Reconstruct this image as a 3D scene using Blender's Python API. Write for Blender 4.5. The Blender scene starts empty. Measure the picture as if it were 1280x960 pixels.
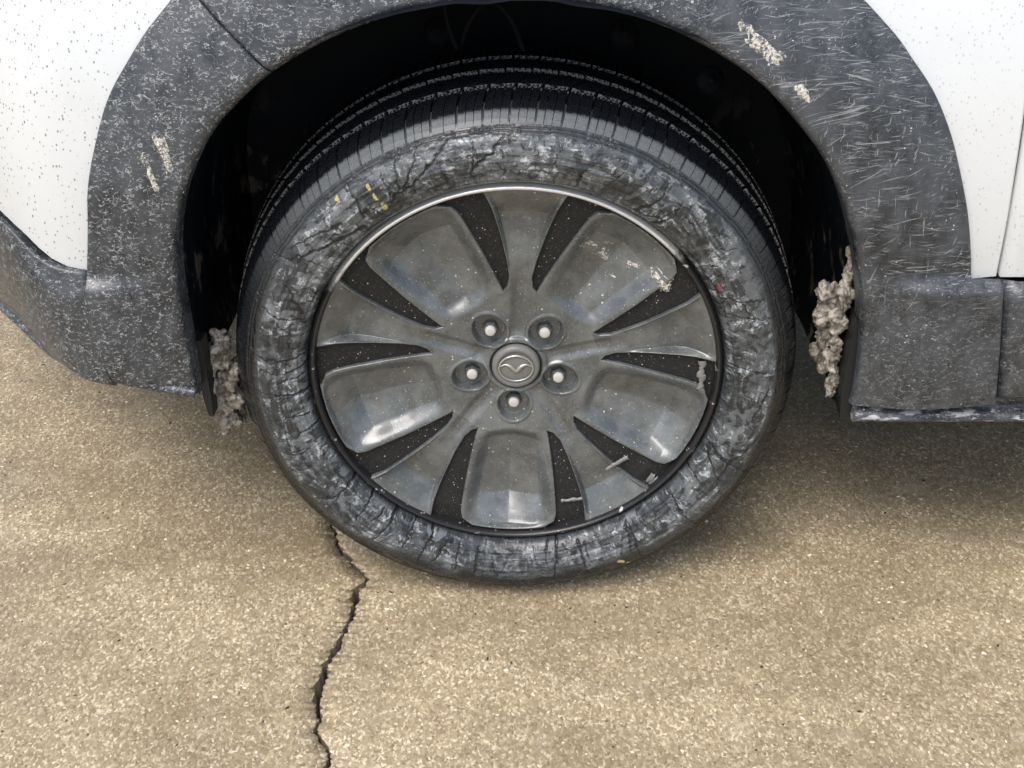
import bpy, bmesh, math, random
import numpy as np
from mathutils import Vector, Matrix

random.seed(7)
rng = np.random.default_rng(7)
sc = bpy.context.scene
C = sc.collection
R = math.radians
HUB = 0.345                                   # axle height above the ground

# ------------------------------------------------------------------ camera
cam = bpy.data.cameras.new('camera')
cam.sensor_width = 36.0
cam.lens = 45.0
cam.clip_start = 0.02
cam.clip_end = 500.0
camo = bpy.data.objects.new('camera', cam)
C.objects.link(camo)
camo.location = (-0.0049, -1.345, HUB + 0.8313)
camo.rotation_euler = (R(90 - 32.106), 0, 0)
sc.camera = camo

# ------------------------------------------------------------------ sky, sun, exposure
SUN_EL, SUN_AZ = 58.0, -150.0                 # azimuth from +Y clockwise: behind and left of the camera
w = bpy.data.worlds.new('World')
sc.world = w
w.use_nodes = True
wn = w.node_tree
sky = wn.nodes.new('ShaderNodeTexSky')
sky.sky_type = 'NISHITA'
sky.sun_disc = False
sky.sun_elevation = R(SUN_EL)
sky.sun_rotation = R(SUN_AZ)
sky.air_density = 1.0
sky.dust_density = 3.5
sky.ozone_density = 0.7
bg = wn.nodes['Background']
bg.inputs['Strength'].default_value = 0.14
wn.links.new(sky.outputs[0], bg.inputs[0])
sd = bpy.data.lights.new('sun', 'SUN')
sd.energy = 1.3
sd.angle = R(35)
sd.color = (1.0, 0.99, 0.975)
so = bpy.data.objects.new('sun', sd)
C.objects.link(so)
az, el = R(SUN_AZ), R(SUN_EL)
sdir = Vector((math.sin(az) * math.cos(el), math.cos(az) * math.cos(el), math.sin(el)))
so.rotation_euler = sdir.to_track_quat('Z', 'Y').to_euler()
so.location = (0, 0, 4)
sc.view_settings.view_transform = 'Standard'
sc.view_settings.look = 'None'
sc.view_settings.gamma = 1.0
sc.view_settings.use_curve_mapping = False
sc.view_settings.exposure = 0.64
sc.cycles.max_bounces = 4
sc.cycles.diffuse_bounces = 3
sc.cycles.glossy_bounces = 3
sc.cycles.caustics_reflective = False
sc.cycles.caustics_refractive = False
sc.cycles.use_adaptive_sampling = True
sc.cycles.adaptive_threshold = 0.025
sc.cycles.use_denoising = True

# ------------------------------------------------------------------ helpers
def hash3(i, j, k):
    n = (i * 374761393 + j * 668265263 + k * 2147483647 + 1013904223).astype(np.int64) & 0xffffffff
    n = ((n ^ (n >> 13)) * 1274126177) & 0xffffffff
    return ((n ^ (n >> 16)) & 0xffff) / 65535.0

def vnoise(x, y, z):
    """vectorised value noise, 0..1"""
    x, y, z = np.broadcast_arrays(np.asarray(x, float), np.asarray(y, float), np.asarray(z, float))
    i, j, k = np.floor(x).astype(np.int64), np.floor(y).astype(np.int64), np.floor(z).astype(np.int64)
    fx, fy, fz = x - i, y - j, z - k
    fx, fy, fz = [t * t * (3 - 2 * t) for t in (fx, fy, fz)]
    r = 0
    for a in (0, 1):
        for b in (0, 1):
            for c in (0, 1):
                wt = (fx if a else 1 - fx) * (fy if b else 1 - fy) * (fz if c else 1 - fz)
                r = r + wt * hash3(i + a, j + b, k + c)
    return r

def fbm(x, y, z, o=4):
    s, a, t = 0, 0.5, 0
    for q in range(o):
        s = s + a * vnoise(x * 2 ** q + 17 * q, y * 2 ** q, z * 2 ** q)
        t += a
        a *= 0.5
    return s / t

def sstep(a, b, x):
    t = np.clip((np.asarray(x, float) - a) / (b - a), 0, 1)
    return t * t * (3 - 2 * t)

def link(o, parent=None):
    C.objects.link(o)
    if parent is not None:
        o.parent = parent
    return o

def mesh_obj(name, verts, faces, mat, parent=None, smooth=True, loc=(0, 0, 0)):
    me = bpy.data.meshes.new(name)
    me.from_pydata([tuple(map(float, v)) for v in verts], [], faces)
    me.update()
    if smooth:
        me.shade_smooth()
    me.materials.append(mat)
    o = bpy.data.objects.new(name, me)
    o.location = loc
    return link(o, parent)

def grid_faces(nu, nv, closed_u=False, flip=False):
    """vertex index = iu*nv + iv"""
    f = []
    for iu in range(nu if closed_u else nu - 1):
        a = iu * nv
        b = ((iu + 1) % nu) * nv
        for iv in range(nv - 1):
            q = (a + iv, b + iv, b + iv + 1, a + iv + 1)
            f.append(q[::-1] if flip else q)
    return f

def grid_mesh(name, P, mat, parent=None, closed_u=False, flip=False, smooth=True, loc=(0, 0, 0)):
    """fast numpy grid: P is (nu,nv,3)"""
    nu, nv = P.shape[:2]
    idx = np.arange(nu * nv).reshape(nu, nv)
    if closed_u:
        idx = np.vstack([idx, idx[:1]])
    q = np.stack([idx[:-1, :-1], idx[1:, :-1], idx[1:, 1:], idx[:-1, 1:]], -1).reshape(-1, 4)
    if flip:
        q = q[:, ::-1]
    me = bpy.data.meshes.new(name)
    me.vertices.add(nu * nv)
    me.vertices.foreach_set('co', P.reshape(-1).astype(np.float32))
    me.loops.add(q.size)
    me.loops.foreach_set('vertex_index', np.ascontiguousarray(q).reshape(-1).astype(np.int32))
    me.polygons.add(len(q))
    me.polygons.foreach_set('loop_start', np.arange(0, q.size, 4, dtype=np.int32))
    me.update(calc_edges=True)
    me.validate()
    if smooth:
        me.shade_smooth()
    me.materials.append(mat)
    o = bpy.data.objects.new(name, me)
    o.location = loc
    return link(o, parent)

def add_attr(o, name, typ, arr):
    a = o.data.attributes.new(name, typ, 'POINT')
    a.data.foreach_set({'FLOAT': 'value', 'FLOAT_VECTOR': 'vector', 'FLOAT_COLOR': 'color'}[typ], np.asarray(arr, np.float32).reshape(-1))

def lathe(name, prof, mat, parent=None, n=160, loc=(0, 0, 0)):
    """prof list of (r, y) revolved about the Y axis; outward side is -Y"""
    t = np.linspace(0, 2 * np.pi, n, endpoint=False)
    pr = np.array(prof)
    P = np.zeros((n, len(pr), 3))
    P[..., 0] = np.sin(t)[:, None] * pr[:, 0]
    P[..., 1] = pr[:, 1]
    P[..., 2] = np.cos(t)[:, None] * pr[:, 0]
    return grid_mesh(name, P, mat, parent, closed_u=True, loc=loc)

def resample(pts, n):
    p = np.array(pts, float)
    # Catmull-Rom through the points, then even spacing
    q = np.vstack([2 * p[0] - p[1], p, 2 * p[-1] - p[-2]])
    out = []
    for i in range(1, len(q) - 2):
        t = np.linspace(0, 1, 24, endpoint=False)[:, None]
        a, b, c, d = q[i - 1], q[i], q[i + 1], q[i + 2]
        out.append(0.5 * (2 * b + (c - a) * t + (2 * a - 5 * b + 4 * c - d) * t ** 2 + (3 * b - a - 3 * c + d) * t ** 3))
    out.append(p[-1:])
    c = np.vstack(out)
    s = np.r_[0, np.cumsum(np.linalg.norm(np.diff(c, axis=0), axis=1))]
    u = np.linspace(0, s[-1], n)
    return np.stack([np.interp(u, s, c[:, k]) for k in range(p.shape[1])], 1)

def tube(name, pts, rad, mat, parent=None, nseg=8, closed=False, loc=(0, 0, 0), flat=None):
    pts = np.array(pts, float)
    n = len(pts)
    P = np.zeros((n, nseg, 3))
    for i in range(n):
        if closed:
            d = pts[(i + 1) % n] - pts[i - 1]
        else:
            d = pts[min(i + 1, n - 1)] - pts[max(i - 1, 0)]
        d = Vector(d).normalized()
        a = d.cross(Vector((0, 1, 0)))
        if a.length < 1e-3:
            a = d.cross(Vector((1, 0, 0)))
        a.normalize()
        b = d.cross(a)
        r = rad[i] if hasattr(rad, '__len__') else rad
        for k in range(nseg):
            t = 2 * math.pi * k / nseg
            P[i, k] = pts[i] + np.array(a) * r * math.cos(t) + np.array(b) * r * math.sin(t) * (flat or 1)
    Pc = np.concatenate([P, P[:, :1]], 1)
    if not closed:
        Pc = np.concatenate([np.repeat(pts[:1, None], nseg + 1, 1), Pc, np.repeat(pts[-1:, None], nseg + 1, 1)], 0)
    return grid_mesh(name, Pc, mat, parent, closed_u=closed, loc=loc)

def box(name, lo, hi, mat, parent=None, bevel=0.0):
    bm = bmesh.new()
    bmesh.ops.create_cube(bm, size=1)
    for v in bm.verts:
        v.co = Vector([lo[k] + (v.co[k] + 0.5) * (hi[k] - lo[k]) for k in range(3)])
    if bevel:
        bmesh.ops.bevel(bm, geom=bm.edges[:], offset=bevel, segments=3, affect='EDGES', profile=0.5)
    me = bpy.data.meshes.new(name)
    bm.to_mesh(me)
    bm.free()
    me.materials.append(mat)
    return link(bpy.data.objects.new(name, me), parent)

# ------------------------------------------------------------------ material helper
class M:
    def __init__(s, name):
        s.m = bpy.data.materials.new(name)
        s.m.use_nodes = True
        s.t = s.m.node_tree
        s.b = s.t.nodes['Principled BSDF']
    def n(s, typ, inputs=None, out=0, **props):
        nd = s.t.nodes.new('ShaderNode' + typ)
        for k, v in props.items():
            setattr(nd, k, v)
        for k, v in (inputs or {}).items():
            s.put(nd.inputs[k], v)
        return nd.outputs[out]
    def put(s, sock, v):
        if isinstance(v, bpy.types.NodeSocket):
            s.t.links.new(v, sock)
        else:
            if isinstance(v, (tuple, list)) and len(v) == 3 and sock.type == 'RGBA':
                v = (*v, 1)
            sock.default_value = v
    def math(s, op, a, b=0.0, c=0.0, clamp=False):
        return s.n('Math', {0: a, 1: b, 2: c}, operation=op, use_clamp=clamp)
    def ramp(s, x, lo, hi, a=0.0, b=1.0, smooth=True):
        return s.n('MapRange', {0: x, 1: lo, 2: hi, 3: a, 4: b}, interpolation_type='SMOOTHSTEP' if smooth else 'LINEAR', clamp=True)
    def mix(s, f, a, b):
        nd = s.t.nodes.new('ShaderNodeMix')
        nd.data_type = 'RGBA'
        s.put(nd.inputs[0], f)
        s.put(nd.inputs[6], a)
        s.put(nd.inputs[7], b)
        return nd.outputs[2]
    def pos(s, scale=(1, 1, 1), rot=(0, 0, 0), src=None, loc=(0, 0, 0)):
        v = src if src is not None else s.n('NewGeometry')
        return s.n('Mapping', {'Vector': v, 'Scale': scale, 'Rotation': rot, 'Location': loc})
    def noise(s, vec, scale, detail=4.0, rough=0.55, dist=0.0):
        return s.n('TexNoise', {'Vector': vec, 'Scale': scale, 'Detail': detail, 'Roughness': rough, 'Distortion': dist})
    def specks(s, vec, scale, amount, size=0.3, off=0.0):
        """round grains: some cells of a Voronoi hold one, each with its own size"""
        vo = s.t.nodes.new('ShaderNodeTexVoronoi')
        s.put(vo.inputs['Vector'], vec)
        s.put(vo.inputs['Scale'], scale)
        sep = s.n('SeparateColor', {0: vo.outputs['Color']})
        rr = s.math('SUBTRACT', sep, 1.0 - amount)
        lim = s.math('MULTIPLY', rr, size / max(amount, 1e-3))
        return s.ramp(s.math('SUBTRACT', lim, vo.outputs['Distance']), 0.0, 0.06)
    def bump(s, h, strength=0.3, dist=0.001, normal=None):
        d = {'Height': h, 'Strength': strength, 'Distance': dist}
        if normal is not None:
            d['Normal'] = normal
        return s.n('Bump', d)
    def bsdf(s, **k):
        for a, v in k.items():
            s.put(s.b.inputs[a.replace('_', ' ')], v)
        return s.m

def plain(name, col, rough=0.5, metal=0.0, **k):
    return M(name).bsdf(Base_Color=col, Roughness=rough, Metallic=metal, **k)

# --- concrete with fine exposed aggregate
def mat_concrete():
    s = M('aggregate_concrete')
    p = s.pos()
    warp = s.noise(p, 60, 2)
    pv = s.n('VectorMath', {0: p, 1: s.n('VectorMath', {0: s.n('TexNoise', {'Vector': p, 'Scale': 230, 'Detail': 2}, out=1), 1: (0.006, 0.006, 0.006)}, operation='MULTIPLY')}, operation='ADD')
    vo = s.t.nodes.new('ShaderNodeTexVoronoi')
    s.put(vo.inputs['Vector'], s.n('Mapping', {'Vector': pv, 'Scale': (1.25, 0.85, 1), 'Rotation': (0, 0, 0.5)}))
    vo.inputs['Scale'].default_value = 290
    cell = s.n('SeparateColor', {0: vo.outputs['Color']})
    cr = s.t.nodes.new('ShaderNodeValToRGB')
    s.put(cr.inputs[0], cell)
    e = cr.color_ramp.elements
    e[0].position, e[0].color = 0.0, (0.215, 0.166, 0.098, 1)
    e[1].position, e[1].color = 1.0, (0.84, 0.75, 0.56, 1)
    for pp, c in ((0.12, (0.305, 0.24, 0.145, 1)), (0.45, (0.385, 0.307, 0.188, 1)), (0.72, (0.48, 0.39, 0.247, 1)), (0.9, (0.66, 0.555, 0.37, 1))):
        q = e.new(pp)
        q.color = c
    fine = s.noise(p, 900, 3, 0.6)
    col = s.mix(s.ramp(fine, 0.35, 0.7, 0.0, 0.3), cr.outputs[0], (0.42, 0.338, 0.208))
    big = s.noise(s.pos((1, 2.2, 1)), 3.2, 5, 0.6)
    col = s.mix(s.ramp(big, 0.36, 0.62, 0.0, 0.62), col, s.mix(0.62, col, (0.16, 0.122, 0.075)))
    pale = s.noise(p, 14, 4, 0.6)
    col = s.mix(s.ramp(pale, 0.55, 0.75, 0.0, 0.3), col, (0.56, 0.49, 0.36))
    pit = s.math('MAXIMUM', s.specks(p, 95, 0.10, 0.20), s.specks(s.pos(loc=(1, 3, 0)), 210, 0.10, 0.26))
    col = s.mix(s.math('MULTIPLY', pit, 0.85), col, (0.03, 0.022, 0.014))
    h = s.math('ADD', s.math('MULTIPLY', s.math('SUBTRACT', 1.0, vo.outputs['Distance']), 0.9), s.math('MULTIPLY', fine, 0.6))
    nb = s.bump(h, 0.45, 0.001)
    rough = s.ramp(big, 0.35, 0.65, 0.58, 0.34)
    return s.bsdf(Base_Color=col, Roughness=rough, Normal=nb, Specular_IOR_Level=0.45)

# --- dark textured plastic covered with dried salt splashes
def mat_cladding(heavy=False):
    s = M('salt_caked_plastic' if heavy else 'salted_black_plastic')
    p = s.pos()
    x = s.n('SeparateXYZ', {0: p})
    base_n = s.noise(s.pos((1, 1, 0.6), (0, 0.3, 0)), 38, 5, 0.65)
    film = s.noise(p, 9, 4, 0.6)
    col = s.mix(s.ramp(base_n, 0.35, 0.68), (0.017, 0.020, 0.024), (0.060, 0.067, 0.075))
    col = s.mix(s.ramp(film, 0.35, 0.7, 0, 0.5), col, (0.052, 0.059, 0.067))
    # curls left by dried drops: contour lines of a noise, broken up by another
    def curls(scale, width, lo, hi, vec):
        nz = s.noise(vec, scale, 1.5, 0.5, 0.6)
        ln = s.ramp(s.math('ABSOLUTE', s.math('SUBTRACT', nz, 0.5)), 0.0, width, 1.0, 0.0)
        return s.math('MULTIPLY', ln, s.ramp(s.noise(vec, scale * 0.75, 1), lo, hi))
    left = s.ramp(s.math('ADD', x, s.math('MULTIPLY', s.math('SUBTRACT', film, 0.5), 0.3)), 0.10, 0.22, 1.0, 0.0)
    low = s.n('SeparateXYZ', {0: p}, out=2)
    lowm = s.ramp(low, 0.50, 0.44)
    cur = s.math('MAXIMUM', curls(150, 0.034, 0.53, 0.61, s.pos((0.75, 1, 1.15), (0, 0.25, 0))), curls(300, 0.055, 0.52, 0.60, s.pos((0.8, 1, 1.2), (0, -0.2, 0), loc=(3, 1, 2))))
    cur = s.math('MULTIPLY', cur, s.math('MAXIMUM', left, s.math('MULTIPLY', lowm, 0.5)))
    # wiped streaks and scratches on the rear half of the arch
    wob = s.n('VectorMath', {0: p, 1: s.n('VectorMath', {0: s.n('TexNoise', {'Vector': p, 'Scale': 22, 'Detail': 1}, out=1), 1: (0.008, 0, 0.006)}, operation='MULTIPLY')}, operation='ADD')
    def lines(sc_, stretch, ang, lo, hi, off):
        return s.ramp(s.noise(s.n('Mapping', {'Vector': wob, 'Scale': (1 / stretch, 1, 1), 'Rotation': (0, ang, 0), 'Location': off}, vector_type='TEXTURE'), sc_, 3, 0.65), lo, hi)
    st = s.math('MULTIPLY', lines(520, 0.05, 0.05, 0.54, 0.66, (0, 0, 0)), 0.34)
    st = s.math('MAXIMUM', st, s.math('MULTIPLY', lines(430, 0.03, -0.10, 0.61, 0.68, (2, 0, 1)), 0.85))
    st = s.math('MAXIMUM', st, s.math('MULTIPLY', lines(470, 0.022, 0.22, 0.63, 0.69, (7, 0, 4)), 0.8))
    stm = s.ramp(s.noise(s.pos((0.6, 1, 1)), 34, 3), 0.34, 0.62)
    st = s.math('MULTIPLY', st, stm)
    di = s.math('MAXIMUM', lines(420, 0.015, -0.6, 0.64, 0.68, (5, 0, 3)), lines(420, 0.018, -0.3, 0.64, 0.68, (9, 0, 3)))
    dv = s.math('MAXIMUM', lines(380, 0.03, 1.5, 0.65, 0.69, (1, 0, 7)), lines(300, 0.02, -1.25, 0.66, 0.70, (4, 0, 2)))
    st = s.math('MAXIMUM', st, s.math('MULTIPLY', s.math('MAXIMUM', di, dv), 0.5))
    st = s.math('MULTIPLY', st, s.math('SUBTRACT', 1.0, s.math('MULTIPLY', s.math('MAXIMUM', left, lowm), 0.8)))
    dots = s.math('MULTIPLY', s.math('MAXIMUM', s.specks(p, 120, 0.10, 0.24), s.specks(s.pos((0.7, 1, 1), loc=(4, 2, 1)), 300, 0.22, 0.30)), s.ramp(s.noise(p, 16, 2), 0.42, 0.6))
    salt = s.math('MAXIMUM', s.math('MULTIPLY', s.math('MAXIMUM', s.math('MULTIPLY', cur, 0.85), st), 0.6), s.math('MULTIPLY', dots, 0.7))
    if heavy:
        cake = s.math('MULTIPLY', s.ramp(s.noise(s.pos((0.5, 1, 1.4)), 75, 5, 0.7), 0.53, 0.62), 0.7)
        salt = s.math('MAXIMUM', salt, s.math('MULTIPLY', cake, s.ramp(low, 0.322, 0.318, 0.25, 1.0)))
    col = s.mix(salt, col, (0.62, 0.64, 0.64))
    grain = s.noise(p, 1400, 2)
    nb = s.bump(s.math('ADD', s.math('MULTIPLY', base_n, 1.2), s.math('MULTIPLY', grain, 0.12)), 0.6, 0.0022)
    return s.bsdf(Base_Color=col, Roughness=s.ramp(base_n, 0.3, 0.7, 0.22, 0.46), Normal=nb, Specular_IOR_Level=0.6)

def mat_white():
    s = M('white_paint_road_film')
    p = s.pos()
    x = s.n('SeparateXYZ', {0: p})
    lf = s.ramp(x, -0.30, 0.25, 1.0, 0.45)
    grime = s.noise(p, 7, 5, 0.6)
    col = s.mix(s.ramp(grime, 0.45, 0.75, 0.0, 0.35), (0.63, 0.65, 0.645), (0.51, 0.525, 0.515))
    d1 = s.specks(s.pos((1.2, 1, 0.8)), 230, 0.9, 0.34)
    d2 = s.specks(s.pos((1.3, 1, 0.7), loc=(2, 1, 4)), 85, 0.22, 0.17)
    d = s.math('MULTIPLY', s.math('MAXIMUM', s.math('MULTIPLY', d1, 0.75), s.math('MULTIPLY', d2, 1.0)), s.math('MULTIPLY', lf, s.ramp(s.noise(p, 26, 3), 0.25, 0.5)))
    col = s.mix(d, col, (0.13, 0.135, 0.13))
    return s.bsdf(Base_Color=col, Roughness=0.28, Coat_Weight=0.5, Coat_Roughness=0.12)

def mat_wheel(black=False):
    s = M('matte_black_slot_paint' if black else 'dusty_grey_wheel_paint')
    tc = s.n('TexCoord', out=3)
    p = s.pos(src=tc)
    dust = s.noise(p, 22, 5, 0.62)
    fine = s.noise(p, 260, 3, 0.6)
    if black:
        col = s.mix(s.ramp(fine, 0.4, 0.75, 0, 0.5), (0.013, 0.013, 0.013), (0.035, 0.035, 0.034))
        sp = s.math('MAXIMUM', s.specks(p, 330, 0.13, 0.34), s.math('MULTIPLY', s.specks(s.pos(src=tc, loc=(3, 1, 1)), 620, 0.22, 0.36), 0.5))
        col = s.mix(s.math('MULTIPLY', sp, 0.85), col, (0.55, 0.55, 0.52))
        return s.bsdf(Base_Color=col, Roughness=0.62, Specular_IOR_Level=0.3, Normal=s.bump(s.math('ADD', fine, sp), 0.4, 0.0006))
    col = s.mix(s.ramp(dust, 0.35, 0.7), (0.078, 0.086, 0.086), (0.160, 0.172, 0.170))
    col = s.mix(s.ramp(fine, 0.45, 0.8, 0, 0.3), col, (0.195, 0.21, 0.205))
    scr = s.ramp(s.noise(s.pos((1, 1, 0.04), (0, 0.7, 0), src=tc), 300, 2), 0.66, 0.75)
    col = s.mix(s.math('MULTIPLY', scr, 0.16), col, (0.4, 0.4, 0.39))
    sp = s.math('MAXIMUM', s.specks(p, 190, 0.13, 0.27), s.math('MULTIPLY', s.specks(s.pos(src=tc, loc=(5, 2, 1)), 480, 0.26, 0.36), 0.65))
    col = s.mix(s.math('MULTIPLY', sp, 0.85), col, (0.66, 0.66, 0.63))
    h = s.math('ADD', s.math('MULTIPLY', sp, 1.0), s.math('MULTIPLY', fine, 0.12))
    return s.bsdf(Base_Color=col, Roughness=s.ramp(dust, 0.3, 0.7, 0.22, 0.40), Metallic=0.15, Normal=s.bump(h, 0.2, 0.0005), Coat_Weight=0.6, Coat_Roughness=0.06)

def mat_sidewall():
    s = M('grey_filmed_tyre_rubber')
    at = s.n('Attribute', out=1, attribute_name='pol')
    cr = s.n('Attribute', out=2, attribute_name='crack')
    dust_shade = s.n('Attribute', out=2, attribute_name='band')
    paint = s.n('Attribute', out=0, attribute_name='paint')
    pa = s.n('Attribute', out=2, attribute_name='paintmask')
    v1 = s.pos((15, 15, 42), src=at)
    v2 = s.pos((38, 38, 18), src=at, loc=(3, 5, 1))
    a = s.noise(v1, 1.0, 5, 0.65, 2.0)
    b = s.noise(v2, 1.0, 4, 0.65, 2.2)
    c = s.noise(s.pos((80, 80, 110), src=at), 1.0, 4, 0.65, 0.8)
    m = s.math('ADD', s.math('MULTIPLY', a, 0.6), s.math('MULTIPLY', b, 0.4))
    grey = s.mix(s.ramp(m, 0.40, 0.60), (0.015, 0.017, 0.019), (0.125, 0.139, 0.146))
    fv = s.t.nodes.new('ShaderNodeTexVoronoi')
    s.put(fv.inputs['Vector'], s.n('VectorMath', {0: s.pos((30, 30, 44), src=at), 1: s.n('VectorMath', {0: s.n('TexNoise', {'Vector': s.pos((60, 60, 60), src=at), 'Scale': 1.0, 'Detail': 3}, out=1), 1: (2.2, 2.2, 2.2)}, operation='MULTIPLY')}, operation='ADD'))
    fv.inputs['Scale'].default_value = 1.0
    fc_ = s.n('SeparateColor', {0: fv.outputs['Color']})
    grey = s.mix(s.ramp(fc_, 0.0, 0.55, 0.75, 0.0, False), grey, (0.030, 0.034, 0.037))
    grey = s.mix(s.ramp(fc_, 0.6, 1.0, 0.0, 0.6, False), grey, (0.21, 0.23, 0.24))
    pale = s.math('MULTIPLY', s.ramp(m, 0.50, 0.57), s.ramp(c, 0.46, 0.58))
    grey = s.mix(s.math('MULTIPLY', pale, 0.8), grey, (0.46, 0.49, 0.50))
    dk = s.math('MULTIPLY', s.ramp(s.noise(s.pos((75, 75, 26), src=at, loc=(4, 7, 0)), 1.0, 3, 0.6, 1.5), 0.55, 0.61), s.ramp(c, 0.4, 0.6))
    grey = s.mix(s.math('MULTIPLY', dk, 0.95), grey, (0.018, 0.02, 0.022))
    smooth_grey = s.mix(s.ramp(b, 0.4, 0.7), (0.060, 0.068, 0.072), (0.105, 0.116, 0.121))
    col = s.mix(dust_shade, (0.008, 0.009, 0.010), s.mix(s.ramp(dust_shade, 0.5, 1.0), smooth_grey, grey))
    col = s.mix(s.math('MULTIPLY', cr, 0.95), col, (0.010, 0.011, 0.013))
    col = s.mix(pa, col, paint)
    nb = s.bump(s.math('ADD', s.math('ADD', a, s.math('MULTIPLY', c, 0.5)), pale), 0.6, 0.0022)
    return s.bsdf(Base_Color=col, Roughness=s.ramp(c, 0.35, 0.65, 0.16, 0.36), Normal=nb, Specular_IOR_Level=0.5)

def mat_tread():
    s = M('wet_tread_rubber')
    tc = s.n('TexCoord', out=3)
    y = s.n('SeparateXYZ', {0: tc}, out=1)
    p = s.pos(src=tc)
    fine = s.noise(p, 420, 3, 0.6)
    # dust sits on the outward faces of the shoulder, the running surface is rubbed clean
    edge = s.ramp(s.math('ADD', y, s.math('MULTIPLY', s.math('SUBTRACT', fine, 0.5), 0.010)), 0.0005, 0.0055, 1.0, 0.0)
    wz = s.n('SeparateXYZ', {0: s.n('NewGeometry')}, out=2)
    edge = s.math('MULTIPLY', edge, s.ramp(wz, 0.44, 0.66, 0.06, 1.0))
    col = s.mix(edge, (0.005, 0.006, 0.008), s.mix(fine, (0.075, 0.082, 0.086), (0.165, 0.178, 0.183)))
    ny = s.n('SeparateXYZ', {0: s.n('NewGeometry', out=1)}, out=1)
    wall_light = s.math('MULTIPLY', s.ramp(ny, -0.55, -0.8), s.ramp(y, 0.03, 0.05))
    col = s.mix(s.math('MULTIPLY', wall_light, s.ramp(fine, 0.42, 0.58)), col, (0.15, 0.155, 0.15))  # light on the outward groove walls, painted in as broken grey
    sp = s.specks(p, 150, 0.05, 0.16)
    col = s.mix(sp, col, (0.6, 0.6, 0.58))
    return s.bsdf(Base_Color=col, Roughness=s.ramp(fine, 0.3, 0.7, 0.2, 0.42), Normal=s.bump(fine, 0.12, 0.0005), Specular_IOR_Level=0.3)

def mat_liner():
    s = M('muddy_black_liner')
    p = s.pos()
    n1 = s.noise(s.pos((1, 1, 0.6)), 30, 5, 0.65)
    x = s.n('SeparateXYZ', {0: p})
    z = s.n('SeparateXYZ', {0: p}, out=2)
    mud = s.math('MULTIPLY', s.ramp(n1, 0.56, 0.64), s.ramp(z, 0.62, 0.45))
    col = s.mix(s.math('MULTIPLY', mud, 0.75), (0.004, 0.006, 0.009), (0.16, 0.135, 0.105))
    return s.bsdf(Base_Color=col, Roughness=0.6, Normal=s.bump(n1, 0.5, 0.004), Specular_IOR_Level=0.18)

def mat_slush(k=1.0):
    s = M('dirty_frozen_slush')
    p = s.pos()
    a = s.noise(p, 55, 5, 0.65)
    b = s.noise(p, 320, 3, 0.65)
    col = s.mix(s.ramp(a, 0.36, 0.66), (0.15 * k, 0.13 * k, 0.105 * k), (0.60 * k, 0.555 * k, 0.475 * k))
    col = s.mix(s.ramp(b, 0.45, 0.75, 0, 0.5), col, (0.28 * k, 0.245 * k, 0.20 * k))
    return s.bsdf(Base_Color=col, Roughness=0.3, Normal=s.bump(s.math('ADD', a, b), 0.6, 0.003))

def mat_salt():
    s = M('dried_salt_crust')
    p = s.pos()
    a = s.noise(p, 420, 4, 0.7)
    b = s.noise(p, 130, 3, 0.6)
    col = s.mix(s.ramp(a, 0.35, 0.7), (0.36, 0.34, 0.29), (0.70, 0.68, 0.61))
    al = s.ramp(s.math('ADD', s.math('MULTIPLY', a, 0.5), s.math('MULTIPLY', b, 0.5)), 0.42, 0.56, 0.12, 1.0)
    return s.bsdf(Base_Color=col, Roughness=0.75, Alpha=al)

def mat_lip():
    s = M('machined_rim_edge_sky_arc')
    tc = s.n('TexCoord', out=3)
    a = s.noise(s.pos(src=tc), 40, 5, 0.7)
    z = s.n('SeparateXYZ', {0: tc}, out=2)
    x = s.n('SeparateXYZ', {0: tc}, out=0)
    # sky light on the upper arc is painted in bright, elsewhere flakes are missing
    sky_arc = s.ramp(s.math('ADD', s.math('ADD', z, s.math('MULTIPLY', x, -0.10)), s.math('MULTIPLY', s.math('SUBTRACT', a, 0.5), 0.10)), 0.135, 0.175)
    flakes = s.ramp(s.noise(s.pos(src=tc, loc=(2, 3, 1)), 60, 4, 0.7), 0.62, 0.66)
    f = s.math('MAXIMUM', sky_arc, s.math('MULTIPLY', flakes, 0.7))
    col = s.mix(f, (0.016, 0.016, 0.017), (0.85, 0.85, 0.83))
    return s.bsdf(Base_Color=col, Roughness=0.3, Metallic=s.math('MULTIPLY', f, 0.7), Normal=s.bump(a, 0.15, 0.001))

def mat_grit():
    s = M('pavement_stones')
    c = s.n('Attribute', out=0, attribute_name='tint')
    return s.bsdf(Base_Color=c, Roughness=0.5)

MT = dict(cap=plain('dust_greyed_cap', (0.17, 0.172, 0.162), 0.38), sill=mat_cladding(True), concrete=mat_concrete(), clad=mat_cladding(), white=mat_white(), wheel=mat_wheel(), slot=mat_wheel(True),
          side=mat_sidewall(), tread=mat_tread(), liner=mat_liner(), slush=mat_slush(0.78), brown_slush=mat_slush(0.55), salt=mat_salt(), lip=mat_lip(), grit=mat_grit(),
          black=plain('black_plastic', (0.006, 0.007, 0.008), 0.5), under=plain('underbody_black', (0.012, 0.012, 0.012), 0.8),
          stud=plain('chalky_stud_tip', (0.50, 0.485, 0.455), 0.75), nut=plain('dusty_lug_nut', (0.10, 0.105, 0.105), 0.4, 0.3),
          badge=plain('dusty_chrome', (0.45, 0.44, 0.41), 0.33, 0.75), film=plain('peeling_grey_film', (0.20, 0.20, 0.195), 0.4),
          hose=plain('rubber_hose', (0.006, 0.007, 0.009), 0.6, Specular_IOR_Level=0.08), dirt=plain('damp_crack_dirt', (0.10, 0.077, 0.05), 0.8))

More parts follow.
